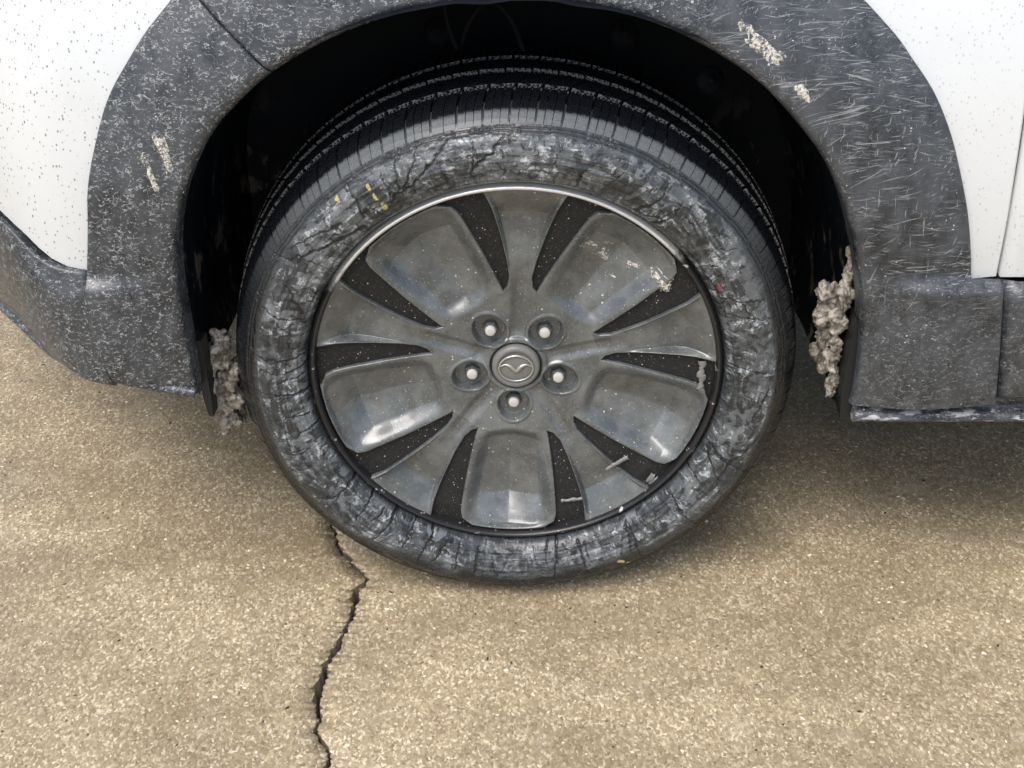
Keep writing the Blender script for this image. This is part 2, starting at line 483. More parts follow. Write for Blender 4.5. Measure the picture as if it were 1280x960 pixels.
# ------------------------------------------------------------------ the pavement, with a real crack through it
CRK = np.array([(-0.30, 30), (-0.36, 0.9), (-0.31, 0.5), (-0.295, 0.25), (-0.27, 0.142), (-0.253, 0.096), (-0.236, 0.065), (-0.209, 0.025), (-0.219, -0.008), (-0.22, -0.056),
                (-0.225, -0.087), (-0.233, -0.109), (-0.241, -0.146), (-0.242, -0.174), (-0.246, -0.208), (-0.239, -0.241), (-0.239, -0.26),
                (-0.229, -0.279), (-0.22, -0.304), (-0.228, -0.33), (-0.25, -0.45), (-0.22, -0.6), (-0.30, -1.0), (-0.1, -30)])[::-1]
def build_ground():
    ys = np.unique(np.r_[-60, -30, -10, -4, -2, -1.2, np.arange(-0.8, 0.5, 0.0025), np.arange(0.5, 1.2, 0.02), 2, 4, 10, 30, 60])
    n = len(ys)
    xc = np.interp(ys, CRK[:, 1], CRK[:, 0])
    xb = np.interp(ys, CRK[:, 1], CRK[:, 0])
    xc = xc + (fbm(ys * 55, 0, 3, 4) - 0.5) * 0.014
    w = 0.0026 + 0.0040 * sstep(0.35, 0.75, fbm(ys * 28, 5, 1, 3))
    w = w * (1 - 0.35 * sstep(-0.03, 0.03, ys)) * np.where(np.abs(ys) > 1.5, 0.3, 1)
    jl = (vnoise(ys * 260, 1, 1) - 0.5) * 0.006
    jr = (vnoise(ys * 260, 9, 1) - 0.5) * 0.006
    chipL = 0.006 + 0.012 * sstep(0.5, 0.8, vnoise(ys * 60, 3, 3))
    chipR = 0.005 + 0.013 * sstep(0.45, 0.75, vnoise(ys * 50, 7, 3)) + 0.008 * sstep(-0.02, 0.03, ys)
    cols = [(-60 + 0 * ys, 0 * ys), (-8 + 0 * ys, 0 * ys), (-1.5 + 0 * ys, 0 * ys), (xb - 0.2, 0 * ys), (xb - 0.03 - chipL * 0.3, 0 * ys),
            (xc - w + jl, 0 * ys - 0.0016), (xc - w * 0.72 + jl * .8, 0 * ys - 0.030), (xc + w * 0.72 + jr * .8, 0 * ys - 0.032), (xc + w + jr, 0 * ys - 0.0014),
            (xb + 0.032 + chipR * 0.3, 0 * ys), (xb + 0.2, 0 * ys), (1.5 + 0 * ys, 0 * ys), (8 + 0 * ys, 0 * ys), (60 + 0 * ys, 0 * ys)]
    P = np.zeros((n, len(cols), 3))
    for k, (x, z) in enumerate(cols):
        P[:, k, 0] = x
        P[:, k, 1] = ys
        P[:, k, 2] = z
    for k in (4, 5, 8, 9):
        P[:, k, 2] += (vnoise(ys * 300, k, 2) - 0.6) * 0.002 * (k in (5, 8))
    o = grid_mesh('pavement', P, MT['concrete'], flip=True, smooth=False)
    o.data.materials.append(MT['dirt'])
    ncq = len(cols) - 1
    mi = np.zeros(len(o.data.polygons), np.int32).reshape(-1, ncq)
    mi[:, 5:8] = 1
    o.data.polygons.foreach_set('material_index', mi.reshape(-1))
    o['kind'] = 'structure'
    o['label'] = 'wet tan aggregate concrete pavement with a jagged crack'
    # fine stones lying in and on the surface
    N = 20000
    x = rng.uniform(-1.05, 1.05, N)
    y = rng.uniform(-0.5, 0.75, N)
    keep = np.abs(x - np.interp(y, CRK[:, 1], CRK[:, 0])) > 0.022
    x, y = x[keep], y[keep]
    N = len(x)
    r = 0.0007 + 0.0017 * rng.random(N) ** 2.5
    r[rng.random(N) < 0.006] *= 1.9
    base = np.array([(1, 0, 0), (0, 1, 0), (-1, 0, 0), (0, -1, 0), (0.6, 0.6, 0.7), (-0.6, 0.5, 0.6), (-0.5, -0.6, 0.7), (0.55, -0.6, 0.55)])
    V = np.zeros((N, 8, 3))
    a = rng.random(N) * 6.283
    jit = 1 + (rng.random((N, 8, 3)) - 0.5) * 0.5
    bv = base[None] * jit
    sx = r * rng.uniform(0.8, 2.0, N)
    sy = r * rng.uniform(0.6, 1.0, N)
    V[..., 0] = bv[..., 0] * sx[:, None] * np.cos(a)[:, None] - bv[..., 1] * sy[:, None] * np.sin(a)[:, None] + x[:, None]
    V[..., 1] = bv[..., 0] * sx[:, None] * np.sin(a)[:, None] + bv[..., 1] * sy[:, None] * np.cos(a)[:, None] + y[:, None]
    V[..., 2] = bv[..., 2] * r[:, None] * 0.7 - 0.0003
    fc = [(0, 1, 4), (1, 5, 4), (1, 2, 5), (2, 6, 5), (2, 3, 6), (3, 7, 6), (3, 0, 7), (0, 4, 7), (4, 5, 6), (4, 6, 7)]
    F = (np.array(fc)[None] + (np.arange(N) * 8)[:, None, None]).reshape(-1, 3)
    me = bpy.data.meshes.new('stone_grit')
    me.from_pydata(V.reshape(-1, 3).tolist(), [], F.tolist())
    me.update()
    me.materials.append(MT['grit'])
    o = link(bpy.data.objects.new('stone_grit', me))
    pal = np.array([(0.70, 0.60, 0.43), (0.52, 0.42, 0.27), (0.80, 0.73, 0.58), (0.36, 0.28, 0.17), (0.27, 0.21, 0.13), (0.05, 0.038, 0.026), (0.30, 0.20, 0.12)])
    col = pal[rng.choice(len(pal), N, p=[.26, .26, .13, .17, .10, .05, .03])] * rng.uniform(0.8, 1.15, (N, 1))
    add_attr(o, 'tint', 'FLOAT_COLOR', np.repeat(np.c_[col, np.ones(N)][:, None], 8, 1))
    o['kind'] = 'stuff'
    o['label'] = 'fine pale and brown stones set in the concrete'
    o['category'] = 'gravel'
build_ground()

# ------------------------------------------------------------------ the car
car = link(bpy.data.objects.new('car', None))
car.location = (0, 0, 0)
car['label'] = 'white car with black plastic arch trim, seen close at its front wheel'
car['category'] = 'car'

def Yb(x, z):
    """outer skin of the body side: y for a point x along, z up"""
    x, z = np.broadcast_arrays(np.asarray(x, float), np.asarray(z, float))
    y = -0.04 + 0.6 * np.clip(z - 0.52, 0, None) ** 2 + 0.5 * np.clip(0.45 - z, 0, None) ** 2
    d = np.clip(-0.49 - x, 0, None)
    return y + np.where(d < 0.15, 4 * d * d, 0.09 + 1.2 * (d - 0.15))

ARCH = resample([(-0.386, 0.345), (-0.388, 0.418), (-0.388, 0.482), (-0.385, 0.532), (-0.375, 0.581), (-0.359, 0.622), (-0.331, 0.670), (-0.295, 0.707), (-0.259, 0.735), (-0.207, 0.763), (-0.156, 0.782), (-0.105, 0.795), (-0.055, 0.801), (-0.005, 0.803), (0.045, 0.802), (0.096, 0.795), (0.146, 0.782), (0.189, 0.765), (0.232, 0.742), (0.268, 0.717), (0.304, 0.682), (0.334, 0.646), (0.357, 0.608), (0.374, 0.566), (0.389, 0.517), (0.402, 0.461), (0.408, 0.406), (0.410, 0.348), (0.408, 0.329)], 220)
OUT = resample([(-0.485, 0.507), (-0.475, 0.562), (-0.468, 0.608), (-0.455, 0.652), (-0.435, 0.703), (-0.409, 0.743), (-0.378, 0.782), (-0.325, 0.828), (-0.25, 0.868), (-0.15, 0.896), (0.0, 0.908), (0.15, 0.896), (0.25, 0.870), (0.325, 0.831), (0.390, 0.775), (0.418, 0.743), (0.443, 0.711), (0.465, 0.670), (0.482, 0.626), (0.497, 0.581), (0.509, 0.532), (0.515, 0.500)], 200)
SEAM = resample([(-0.485, 0.507), (-0.489, 0.476), (-0.489, 0.450), (-0.486, 0.418), (-0.476, 0.372)], 30)
BBOT = resample([(-0.95, 0.40), (-0.75, 0.40), (-0.633, 0.399), (-0.595, 0.390), (-0.568, 0.383), (-0.541, 0.383), (-0.511, 0.375), (-0.477, 0.369)], 80)
BTOP = resample([(-0.95, 0.75), (-0.72, 0.63), (-0.589, 0.558), (-0.564, 0.542), (-0.546, 0.526), (-0.523, 0.513), (-0.485, 0.507)], 80)

def strip_between(A, B, ns, off, inner_roll=0.0, edge_roll=0.004, crown=0.0):
    """skin between two curves (x,z), proud of the body by off; inner_roll: rounded return at A; edges tuck back at B"""
    n = len(A)
    s = np.linspace(0, 1, ns)
    Q = A[:, None] * (1 - s)[None, :, None] + B[:, None] * s[None, :, None]
    P = np.zeros((n, ns, 3))
    P[..., 0], P[..., 2] = Q[..., 0], Q[..., 1]
    P[..., 1] = Yb(Q[..., 0], Q[..., 1]) - off - crown * np.sin(np.pi * s)[None]
    return P

def with_rolls(P, A_roll=0.012, A_dep=0.03, B_dep=0.009, A_steps=6):
    """prepend a rounded inward return at column 0 and append a small tuck at the last column"""
    d0 = P[:, 0] - P[:, 1]
    d0[:, 1] = 0
    d0 /= np.linalg.norm(d0, axis=1, keepdims=True) + 1e-9
    d1 = P[:, -1] - P[:, -2]
    d1[:, 1] = 0
    d1 /= np.linalg.norm(d1, axis=1, keepdims=True) + 1e-9
    rows = []
    if A_dep > 0:
        p = P[:, 0] + d0 * A_roll
        q = p.copy()
        q[:, 1] += A_roll + A_dep
        rows.append(q)
        for k in range(A_steps):
            t = math.pi / 2 * (1 - k / A_steps)
            q = P[:, 0] + d0 * A_roll * math.sin(t)
            q[:, 1] = P[:, 0, 1] + A_roll * (1 - math.cos(t))
            rows.append(q)
    out = [r[:, None] for r in rows] + [P]
    if B_dep > 0:
        for t in (0.35, 0.7, 1.0):
            q = P[:, -1] + d1 * 0.004 * math.sin(t * math.pi / 2)
            q[:, 1] = P[:, -1, 1] + 0.004 * (1 - math.cos(t * math.pi / 2))
            out.append(q[:, None])
        q = P[:, -1] + d1 * 0.004
        q[:, 1] += 0.004 + B_dep
        out.append(q[:, None])
    return np.concatenate(out, 1)

# arch trim: from the bumper seam round the wheel to the sill; inner curve ARCH, outer curve SEAM + OUT + rear lower edge
RLOW = resample([(0.515, 0.500), (0.548, 0.4995)], 12)
RGAP = resample([(0.548, 0.4995), (0.559, 0.429), (0.573, 0.338)], 30)
outer = np.vstack([SEAM[::-1][:-1], OUT, RLOW[1:], RGAP[1:]])
# shrink inner curve so the rounded return ends at the measured edge
cen = np.array([0.005, 0.42])
def shrink(A, d):
    t = np.gradient(A, axis=0)
    t /= np.linalg.norm(t, axis=1, keepdims=True)
    nrm = np.stack([-t[:, 1], t[:, 0]], 1)     # left normal of a curve running left->top->right = outward
    return A + nrm * d
inner = shrink(ARCH, 0.010)
inner = resample(inner, len(outer))
# even pairing: re-parametrise outer so that strips stay roughly radial
def pair(o, i):
    so_ = np.r_[0, np.cumsum(np.linalg.norm(np.diff(o, axis=0), axis=1))]
    ang_o = np.unwrap(np.arctan2(o[:, 0] - cen[0], o[:, 1] - cen[1]))
    ang_i = np.unwrap(np.arctan2(i[:, 0] - cen[0], i[:, 1] - cen[1]))
    return ang_o, ang_i
ao, ai = pair(outer, inner)
# map both to a common fraction: fraction along the outer angle
fo = (ao - ao[0]) / (ao[-1] - ao[0])
fo = np.maximum.accumulate(fo)
fi = (ai - ai[0]) / (ai[-1] - ai[0])
fi = np.maximum.accumulate(fi)
NF = 420
fr = np.unique(np.r_[np.linspace(0, 1, NF), fo[[len(SEAM) - 1, len(SEAM) + len(OUT) - 2, len(SEAM) + len(OUT) + len(RLOW) - 3]]])
outer_p = np.stack([np.interp(fr, fo, outer[:, k]) for k in (0, 1)], 1)
inner_p = np.stack([np.interp(fr, fi, inner[:, k]) for k in (0, 1)], 1)
# the seam in the trim at about eleven o'clock splits it in two pieces
Pc = strip_between(inner_p, outer_p, 26, 0.008, crown=0.003)
# a soft fold runs forward and aft of the arch at the height of the bumper top
zz, xx = Pc[..., 2], Pc[..., 0]
fold = sstep(0.510, 0.490, zz) * sstep(0.40, 0.49, np.abs(xx + 0.0))
Pc[..., 1] -= 0.014 * fold
Pc = with_rolls(Pc)
seam_i = int(np.argmin(np.abs(inner_p[:, 0] + 0.262) + np.abs(inner_p[:, 1] - 0.744)))
# near the cut, pull both edges so that the joint leans like the real one
front = Pc[:seam_i + 1].copy()
rear = Pc[seam_i:].copy()
ns = Pc.shape[1]
lean = np.linspace(0, 1, ns)
def lean_edge(Q, end, gap):
    T = np.gradient(Q, axis=0)
    T /= np.linalg.norm(T, axis=2, keepdims=True) + 1e-9
    for k in range(24):
        i = -1 - k if end else k
        Q[i] -= T[i] * (0.040 * lean * (1 - k / 24.0))[:, None]
    # small gap
    q = -1 if end else 0
    Q[q, :, 0] += gap * 0.7
    Q[q, :, 2] += gap * 0.7
    back = Q[q].copy()
    back[:, 1] += 0.010
    return np.concatenate([Q, back[None]], 0) if end else np.concatenate([back[None], Q], 0)
front = lean_edge(front, True, -0.0012)
rear = lean_edge(rear, False, 0.0012)
trim_front = grid_mesh('arch_trim', front, MT['clad'], car)
trim_rear = grid_mesh('arch_trim', rear, MT['clad'], car)
trim_front['label'] = 'front piece of the black arch trim with curled salt marks'
trim_rear['label'] = 'rear piece of the black arch trim with wiped salt streaks'

# lower front edge of the arch trim: between seam foot and arch foot, ending in a rounded lip
def lip(name, pts, mat, parent, r=0.007):
    p = resample(pts, 40)
    q = np.zeros((40, 3))
    q[:, 0], q[:, 2] = p[:, 0], p[:, 1]
    q[:, 1] = Yb(p[:, 0], p[:, 1]) - 0.008
    return tube(name, q, r, mat, parent, 10)
lip('trim_lower_lip', [(-0.474, 0.368), (-0.432, 0.357), (-0.387, 0.346)], MT['clad'], car)

# bumper corner
bt = BTOP.copy()
bb = BBOT.copy()
Pb = strip_between(bb, bt, 18, 0.008)
fold = sstep(0.0, 0.22, np.linspace(1, 0, 18))
Pb[..., 1] -= (0.010 * fold)[None] * sstep(-0.62, -0.53, Pb[..., 0])
Pb[..., 1] += 0.03 * (1 - np.linspace(0, 1, 18))[None] ** 2 * sstep(-0.49, -0.6, Pb[..., 0])
Pb = with_rolls(Pb, 0.008, 0.05, 0.012)
Pb[:, :, 0] -= 0.0032
edge = Pb[-1:].copy()
edge[..., 1] += 0.012
Pb = np.concatenate([Pb, edge], 0)
bumper = grid_mesh('bumper', Pb, MT['clad'], car, flip=True)
bumper['label'] = 'dark lower bumper corner spotted with salt'
bl = resample(BBOT[20:], 60)
q = np.zeros((60, 3))
q[:, 0], q[:, 2] = bl[:, 0] - 0.001, bl[:, 1] - 0.003
q[:, 1] = Yb(bl[:, 0], bl[:, 1]) - 0.008 + 0.03 * sstep(-0.49, -0.6, bl[:, 0])
tube('bumper_lip', q, 0.007, MT['clad'], bumper, 10)

sq = np.zeros((30, 2, 3))
sq[..., 0] = SEAM[:, :1] + np.array([[-0.02, 0.012]])
sq[..., 2] = SEAM[:, 1:]
sq[..., 1] = Yb(SEAM[:, 0], SEAM[:, 1])[:, None] + 0.002
grid_mesh('dark_gap_strip', sq, MT['black'], car, flip=True)  # black strip added behind the bumper seam so the gap reads dark

# painted panels -------------------------------------------------------
DG = np.array([(0.551, 0.497), (0.549, 0.577), (0.549, 0.664), (0.549, 0.9), (0.549, 0.985)])
def painted(name, A, B, ns, off=0.0, label=None):
    P = strip_between(A, B, ns, off)
    P = with_rolls(P, 0.004, 0.004, 0.012, 3)
    o = grid_mesh(name, P, MT['white'], car)
    if label:
        o['label'] = label
    return o
ob = OUT
tin = shrink(OUT[::-1], 0)[::-1]
# outer boundary of the fender: along the bumper top, up, across under the bonnet edge, down the door gap
bnd = np.vstack([resample([(-0.95, 0.755), (-0.95, 0.90), (-0.90, 0.985)], 40)[:-1], resample([(-0.90, 0.985), (0.0, 0.985), (0.5465, 0.985)], 110)[:-1],
                 resample([(0.5465, 0.985), (0.5465, 0.664), (0.5475, 0.577), (0.5485, 0.503)], 51)])
inn = resample(OUT, len(bnd))
# pull the inner edge slightly under the trim
inn_in = inn + (cen - inn) * 0.02
Pf = strip_between(inn_in, bnd, 30, 0.0)
bl_ = resample(BTOP[::-1], 30)
for k in range(34):
    f_ = (1 - k / 34.0) ** 2
    want = bl_ + (inn_in[0] - bl_[0]) * (1 - np.linspace(0, 1, 30))[:, None] + np.array([0, 0.004])
    dx_ = (want - Pf[0][:, [0, 2]] if k == 0 else DELTA) * f_
    if k == 0:
        DELTA = want - Pf[0][:, [0, 2]]
    Pf[k, :, 0] += dx_[:, 0]
    Pf[k, :, 2] += dx_[:, 1]
Pf[..., 1] = Yb(Pf[..., 0], Pf[..., 2])
edge = Pf[-1:].copy()
Pf2 = with_rolls(Pf, 0.004, 0.004, 0.0, 3)
rim_edge = Pf2[:, -1:].copy()
rim_edge[..., 1] += 0.014
Pf2 = np.concatenate([Pf2, rim_edge], 1)
fender = grid_mesh('fender', Pf2, MT['white'], car)
fender['label'] = 'white painted front fender above the arch trim'
# door skin behind the gap
zs = np.linspace(0.502, 0.985, 50)
xg = np.interp(zs, DG[:, 1], DG[:, 0]) + 0.0022
us = np.linspace(0, 1, 60)
Pd = np.zeros((50, 60, 3))
Pd[..., 2] = zs[:, None]
Pd[..., 0] = xg[:, None] * (1 - us) + 1.55 * us
Pd[..., 1] = Yb(Pd[..., 0], Pd[..., 2])
e0 = Pd[:, :1].copy()
e0[..., 1] += 0.02
e0[..., 0] += 0.001
Pd = np.concatenate([e0, Pd], 1)
door = grid_mesh('door', Pd, MT['white'], car)
door['label'] = 'white front door at the right edge'
# door lower trim
zs = np.linspace(0.338, 0.4995, 30)
xg = np.interp(zs, RGAP[::-1, 1], RGAP[::-1, 0]) + 0.006
Pd = np.zeros((30, 60, 3))
Pd[..., 2] = zs[:, None]
Pd[..., 0] = xg[:, None] * (1 - us) + 1.55 * us
Pd[..., 1] = Yb(Pd[..., 0], Pd[..., 2]) - 0.022
Pd[..., 1] += 0.006 * (1 - sstep(0.0, 0.02, us))[None]
Pd[-4:, :, 1] += (np.array([0.0008, 0.003, 0.007, 0.016]))[:, None]
Pd[:3, :, 1] += (np.array([0.016, 0.006, 0.0016]))[:, None]
e0 = Pd[:, :1].copy()
e0[..., 1] += 0.025
Pd = np.concatenate([e0, Pd], 1)
dt = grid_mesh('door_trim', Pd, MT['clad'], door)
dt['label'] = 'black plastic trim along the bottom of the door'
# dark strip inside the door gap
box('dark_gap_strip', (0.535, -0.012, 0.345), (0.60, -0.004, 0.52), MT['black'], car)
zs = np.linspace(0.49, 0.98, 30)
Pg = np.zeros((30, 2, 3))
Pg[..., 2] = zs[:, None]
Pg[..., 0] = (0.540, 0.562)
Pg[..., 1] = Yb(0.55, zs)[:, None] + 0.011
grid_mesh('dark_gap_strip', Pg, MT['black'], car)

# sill below arch trim and door
prof = [(-0.030, 0.3400), (-0.036, 0.3385), (-0.0385, 0.334), (-0.037, 0.3290), (-0.033, 0.325), (-0.033, 0.3205), (-0.038, 0.3195), (-0.0445, 0.3165), (-0.047, 0.312), (-0.045, 0.3065), (-0.038, 0.303), (-0.02, 0.303), (0.03, 0.298)]
xs = np.linspace(0.412, 1.55, 160)
P = np.zeros((160, len(prof), 3))
P[..., 0] = xs[:, None]
P[..., 1] = np.array(prof)[:, 0]
P[..., 2] = np.array(prof)[:, 1]
P[..., 1] += (fbm(xs * 40, 0, 0, 3)[:, None] - 0.5) * 0.0016
cap = P[:1].copy()
cap[..., 1] = 0.02
P = np.concatenate([cap, P], 0)
sill = grid_mesh('sill', P, MT['sill'], car, flip=True)
sill['label'] = 'salt crusted sill edge under the trim'

# wheel well liner ------------------------------------------------------
LA = resample(np.vstack([[(-0.388, 0.322)], ARCH[::6], [(0.402, 0.300)]]), 200)
LA = shrink(LA, 0.004)
rows = []
ysl = [-0.012, 0.0, 0.02, 0.026, 0.034, 0.08, 0.13, 0.136, 0.142, 0.2, 0.26, 0.32]
scl = [1.0, 1.0, 0.995, 1.004, 0.998, 0.99, 0.985, 0.994, 0.984, 0.975, 0.965, 0.95]
for yv, k in zip(ysl, scl):
    q = np.zeros((200, 3))
    q[:, 0] = cen[0] + (LA[:, 0] - cen[0]) * k
    q[:, 2] = cen[1] + (LA[:, 1] - cen[1]) * k
    top = sstep(0.5, 0.75, LA[:, 1])
    q[:, 2] -= top * 0.02 * sstep(0.08, 0.3, yv)
    q[:, 1] = yv
    rows.append(q)
P = np.stack(rows, 1)
P += (np.stack([vnoise(P[..., 0] * 30, P[..., 1] * 30, P[..., 2] * 30)] * 3, -1) - 0.5) * 0.004
liner = grid_mesh('wheel_arch_liner', P, MT['liner'], car)
liner['label'] = 'black wheel arch liner with dried mud'
# inner wall
wv = [tuple(p) for p in P[:, -1]]
c0 = len(wv)
wv.append((0, 0.33, 0.42))
mesh_obj('liner_back_wall', wv, [(i, c0, i + 1) for i in range(199)], MT['liner'], liner)
for (px, py, pz) in ((-0.093, 0.17, 0.722), (0.13, 0.18, 0.716), (0.232, 0.14, 0.672)):
    o = lathe('push_pin', [(0.0, -0.006), (0.005, -0.006), (0.0055, -0.003), (0.009, -0.003), (0.012, 0.0), (0.017, 0.001), (0.018, 0.006)], MT['hose'], liner, 20, (px, py, pz))
    o.rotation_euler = (R(-20), 0, 0)
t = np.linspace(0, 1, 30)
tube('brake_hose', np.stack([-0.065 + 0.075 * t, 0.13 + 0 * t, 0.712 + 0.055 * np.sin(np.pi * np.clip(t * 1.05, 0, 1)) ** 0.7], 1), 0.0035, MT['hose'], liner, 8)
t = np.linspace(0, 1, 20)
tube('brake_hose', np.stack([-0.082 + 0.014 * t ** 2, 0.12 + 0 * t, 0.775 - 0.06 * t], 1), 0.003, MT['hose'], liner, 8)
# end flaps of the liner hanging below the trim
def flap(name, pts, y0, y1, mat=MT['black']):
    n = len(pts)
    v = [(x, y0, z) for x, z in pts] + [(x + 0.002, y1, z) for x, z in pts]
    f = [tuple(range(n)), tuple(range(2 * n - 1, n - 1, -1))] + [(i, i + n, (i + 1) % n + n, (i + 1) % n) for i in range(n)]
    return mesh_obj(name, v, f, mat, liner, smooth=False)
flap('liner_flap', [(-0.390, 0.40), (-0.388, 0.32), (-0.384, 0.292), (-0.379, 0.290), (-0.378, 0.32), (-0.380, 0.40)], -0.010, 0.012)
flap('liner_flap', [(0.400, 0.44), (0.396, 0.34), (0.399, 0.302), (0.414, 0.300), (0.412, 0.34), (0.409, 0.44)], -0.030, 0.004)
mesh_obj('liner_flap', [(0.412, -0.025, 0.300), (0.400, 0.02, 0.335), (0.394, 0.06, 0.335), (0.402, 0.02, 0.42), (0.41, -0.02, 0.42), (0.392, 0.06, 0.42), (0.398, 0.012, 0.303)],
         [(0, 6, 3, 4), (6, 1, 2, 5, 3)], MT['black'], liner, smooth=False)

# hidden body volume so light and view stop where they do on the real car
box('underbody', (0.43, 0.02, 0.27), (1.55, 1.75, 0.30), MT['under'], car)
box('underbody', (-0.43, 0.34, 0.25), (0.428, 1.75, 0.29), MT['under'], car)
box('underbody', (-0.95, 0.52, 0.28), (-0.432, 1.75, 0.31), MT['under'], car)
box('body_shell', (-0.80, 0.36, 0.312), (1.55, 1.70, 0.95), MT['under'], car)
hx = np.linspace(-0.90, 1.55, 60)
hy = np.linspace(0, 1, 30)
P = np.zeros((60, 30, 3))
P[..., 0] = hx[:, None]
P[..., 1] = (Yb(hx, 0.985)[:, None] + 0.004) * (1 - hy) + 1.72 * hy
P[..., 2] = 0.988 + 0.10 * np.sin(np.pi * hy)[None] ** 0.6
hood = grid_mesh('bonnet', P, MT['white'], car, flip=False)

# salt patches: low crusts that rise out of the surface they lie on
def crust(name, parent, u0, u1, wid, hgt, basef, seed, mat=MT['salt'], n=(60, 36), thr=0.42, sc_=60, loc=(0, 0, 0), edge_mask=False):
    u0, u1 = np.array(u0, float), np.array(u1, float)
    d = u1 - u0
    L = np.linalg.norm(d)
    d /= L
    nn = np.array([-d[1], d[0]])
    a = np.linspace(-0.15, 1.15, n[0])[:, None]
    b = np.linspace(-1, 1, n[1])[None]
    X = u0[0] + d[0] * a * L + nn[0] * b * wid
    Z = u0[1] + d[1] * a * L + nn[1] * b * wid
    fall = (1 - b ** 2) * sstep(-0.15, 0.15, a) * sstep(1.15, 0.8, a)
    # streaky along the direction
    s1 = (X * d[0] + Z * d[1])
    s2 = (X * nn[0] + Z * nn[1])
    nz = fbm(s1 * sc_ * 0.55 + seed, s2 * sc_ * 2, seed * 3.1, 5)
    h = hgt * (nz + 0.42 * (fall - 1) - thr) / 0.2
    if edge_mask:
        h = h - 0.006 * sstep(0.017, 0.011, arch_gap(X, Z))
    h = np.where((np.abs(b) > 0.98) | (a < -0.14) | (a > 1.14), -0.008, h)
    P = np.stack([X, basef(X, Z) - h, Z], -1)
    o = grid_mesh(name, P, mat, parent, flip=True, loc=loc)
    if edge_mask:
        bm = bmesh.new()
        bm.from_mesh(o.data)
        bmesh.ops.delete(bm, geom=[v for v in bm.verts if arch_gap(v.co.x, v.co.z) < 0.010], context='VERTS')
        bm.to_mesh(o.data)
        bm.free()
    return o
def arch_gap(X, Z):
    an = np.arctan2(X - cen[0], Z - cen[1])
    ra = np.interp(an, np.arctan2(ARCH[:, 0] - cen[0], ARCH[:, 1] - cen[1]), np.hypot(ARCH[:, 0] - cen[0], ARCH[:, 1] - cen[1]))
    return np.hypot(X - cen[0], Z - cen[1]) - ra
cb = lambda X, Z: Yb(X, Z) - 0.008 - 0.003 * np.sin(np.pi * np.clip((arch_gap(X, Z) - 0.01) / 0.09, 0, 1))
for par, a_, b_, wd, sd_, th_ in ((trim_front, (-0.392, 0.676), (-0.376, 0.620), 0.006, 3, 0.50), (trim_front, (-0.385, 0.672), (-0.375, 0.628), 0.008, 8, 0.46), (trim_front, (-0.405, 0.655), (-0.394, 0.606), 0.007, 12, 0.47),
                                  (trim_rear, (0.236, 0.790), (0.248, 0.764), 0.012, 21, 0.45), (trim_rear, (0.247, 0.770), (0.278, 0.744), 0.013, 26, 0.45), (trim_rear, (0.297, 0.722), (0.314, 0.702), 0.010, 31, 0.48)):
    crust('salt_smear', par, a_, b_, wd, 0.0010, cb, sd_, thr=th_, sc_=90 if par is trim_front else 130, edge_mask=True)

# ------------------------------------------------------------------ alloy wheel
wheel = link(bpy.data.objects.new('alloy_wheel', bpy.data.meshes.new('alloy_wheel')), car)
wheel.location = (0, 0, HUB)
wheel['label'] = 'grey five spoke alloy wheel with black slots, dusty and speckled'
ROT = R(2.5)
D2 = math.pi / 180
hw_r = np.array([0.104, 0.112, 0.125, 0.15, 0.19, 0.225, 0.2465])
hw_a = np.array([11.5, 7.4, 5.8, 6.4, 8.1, 9.6, 11.2])
pw_r = np.array([0.104, 0.125, 0.15, 0.183, 0.21, 0.226, 0.236, 0.2435])
pw_a = np.array([11.5, 13.6, 15.6, 17.8, 19.2, 20.0, 21.2, 25.0])
def hw(r): return np.interp(r, hw_r, hw_a) * D2
def pw(r): return np.interp(r, pw_r, pw_a) * D2

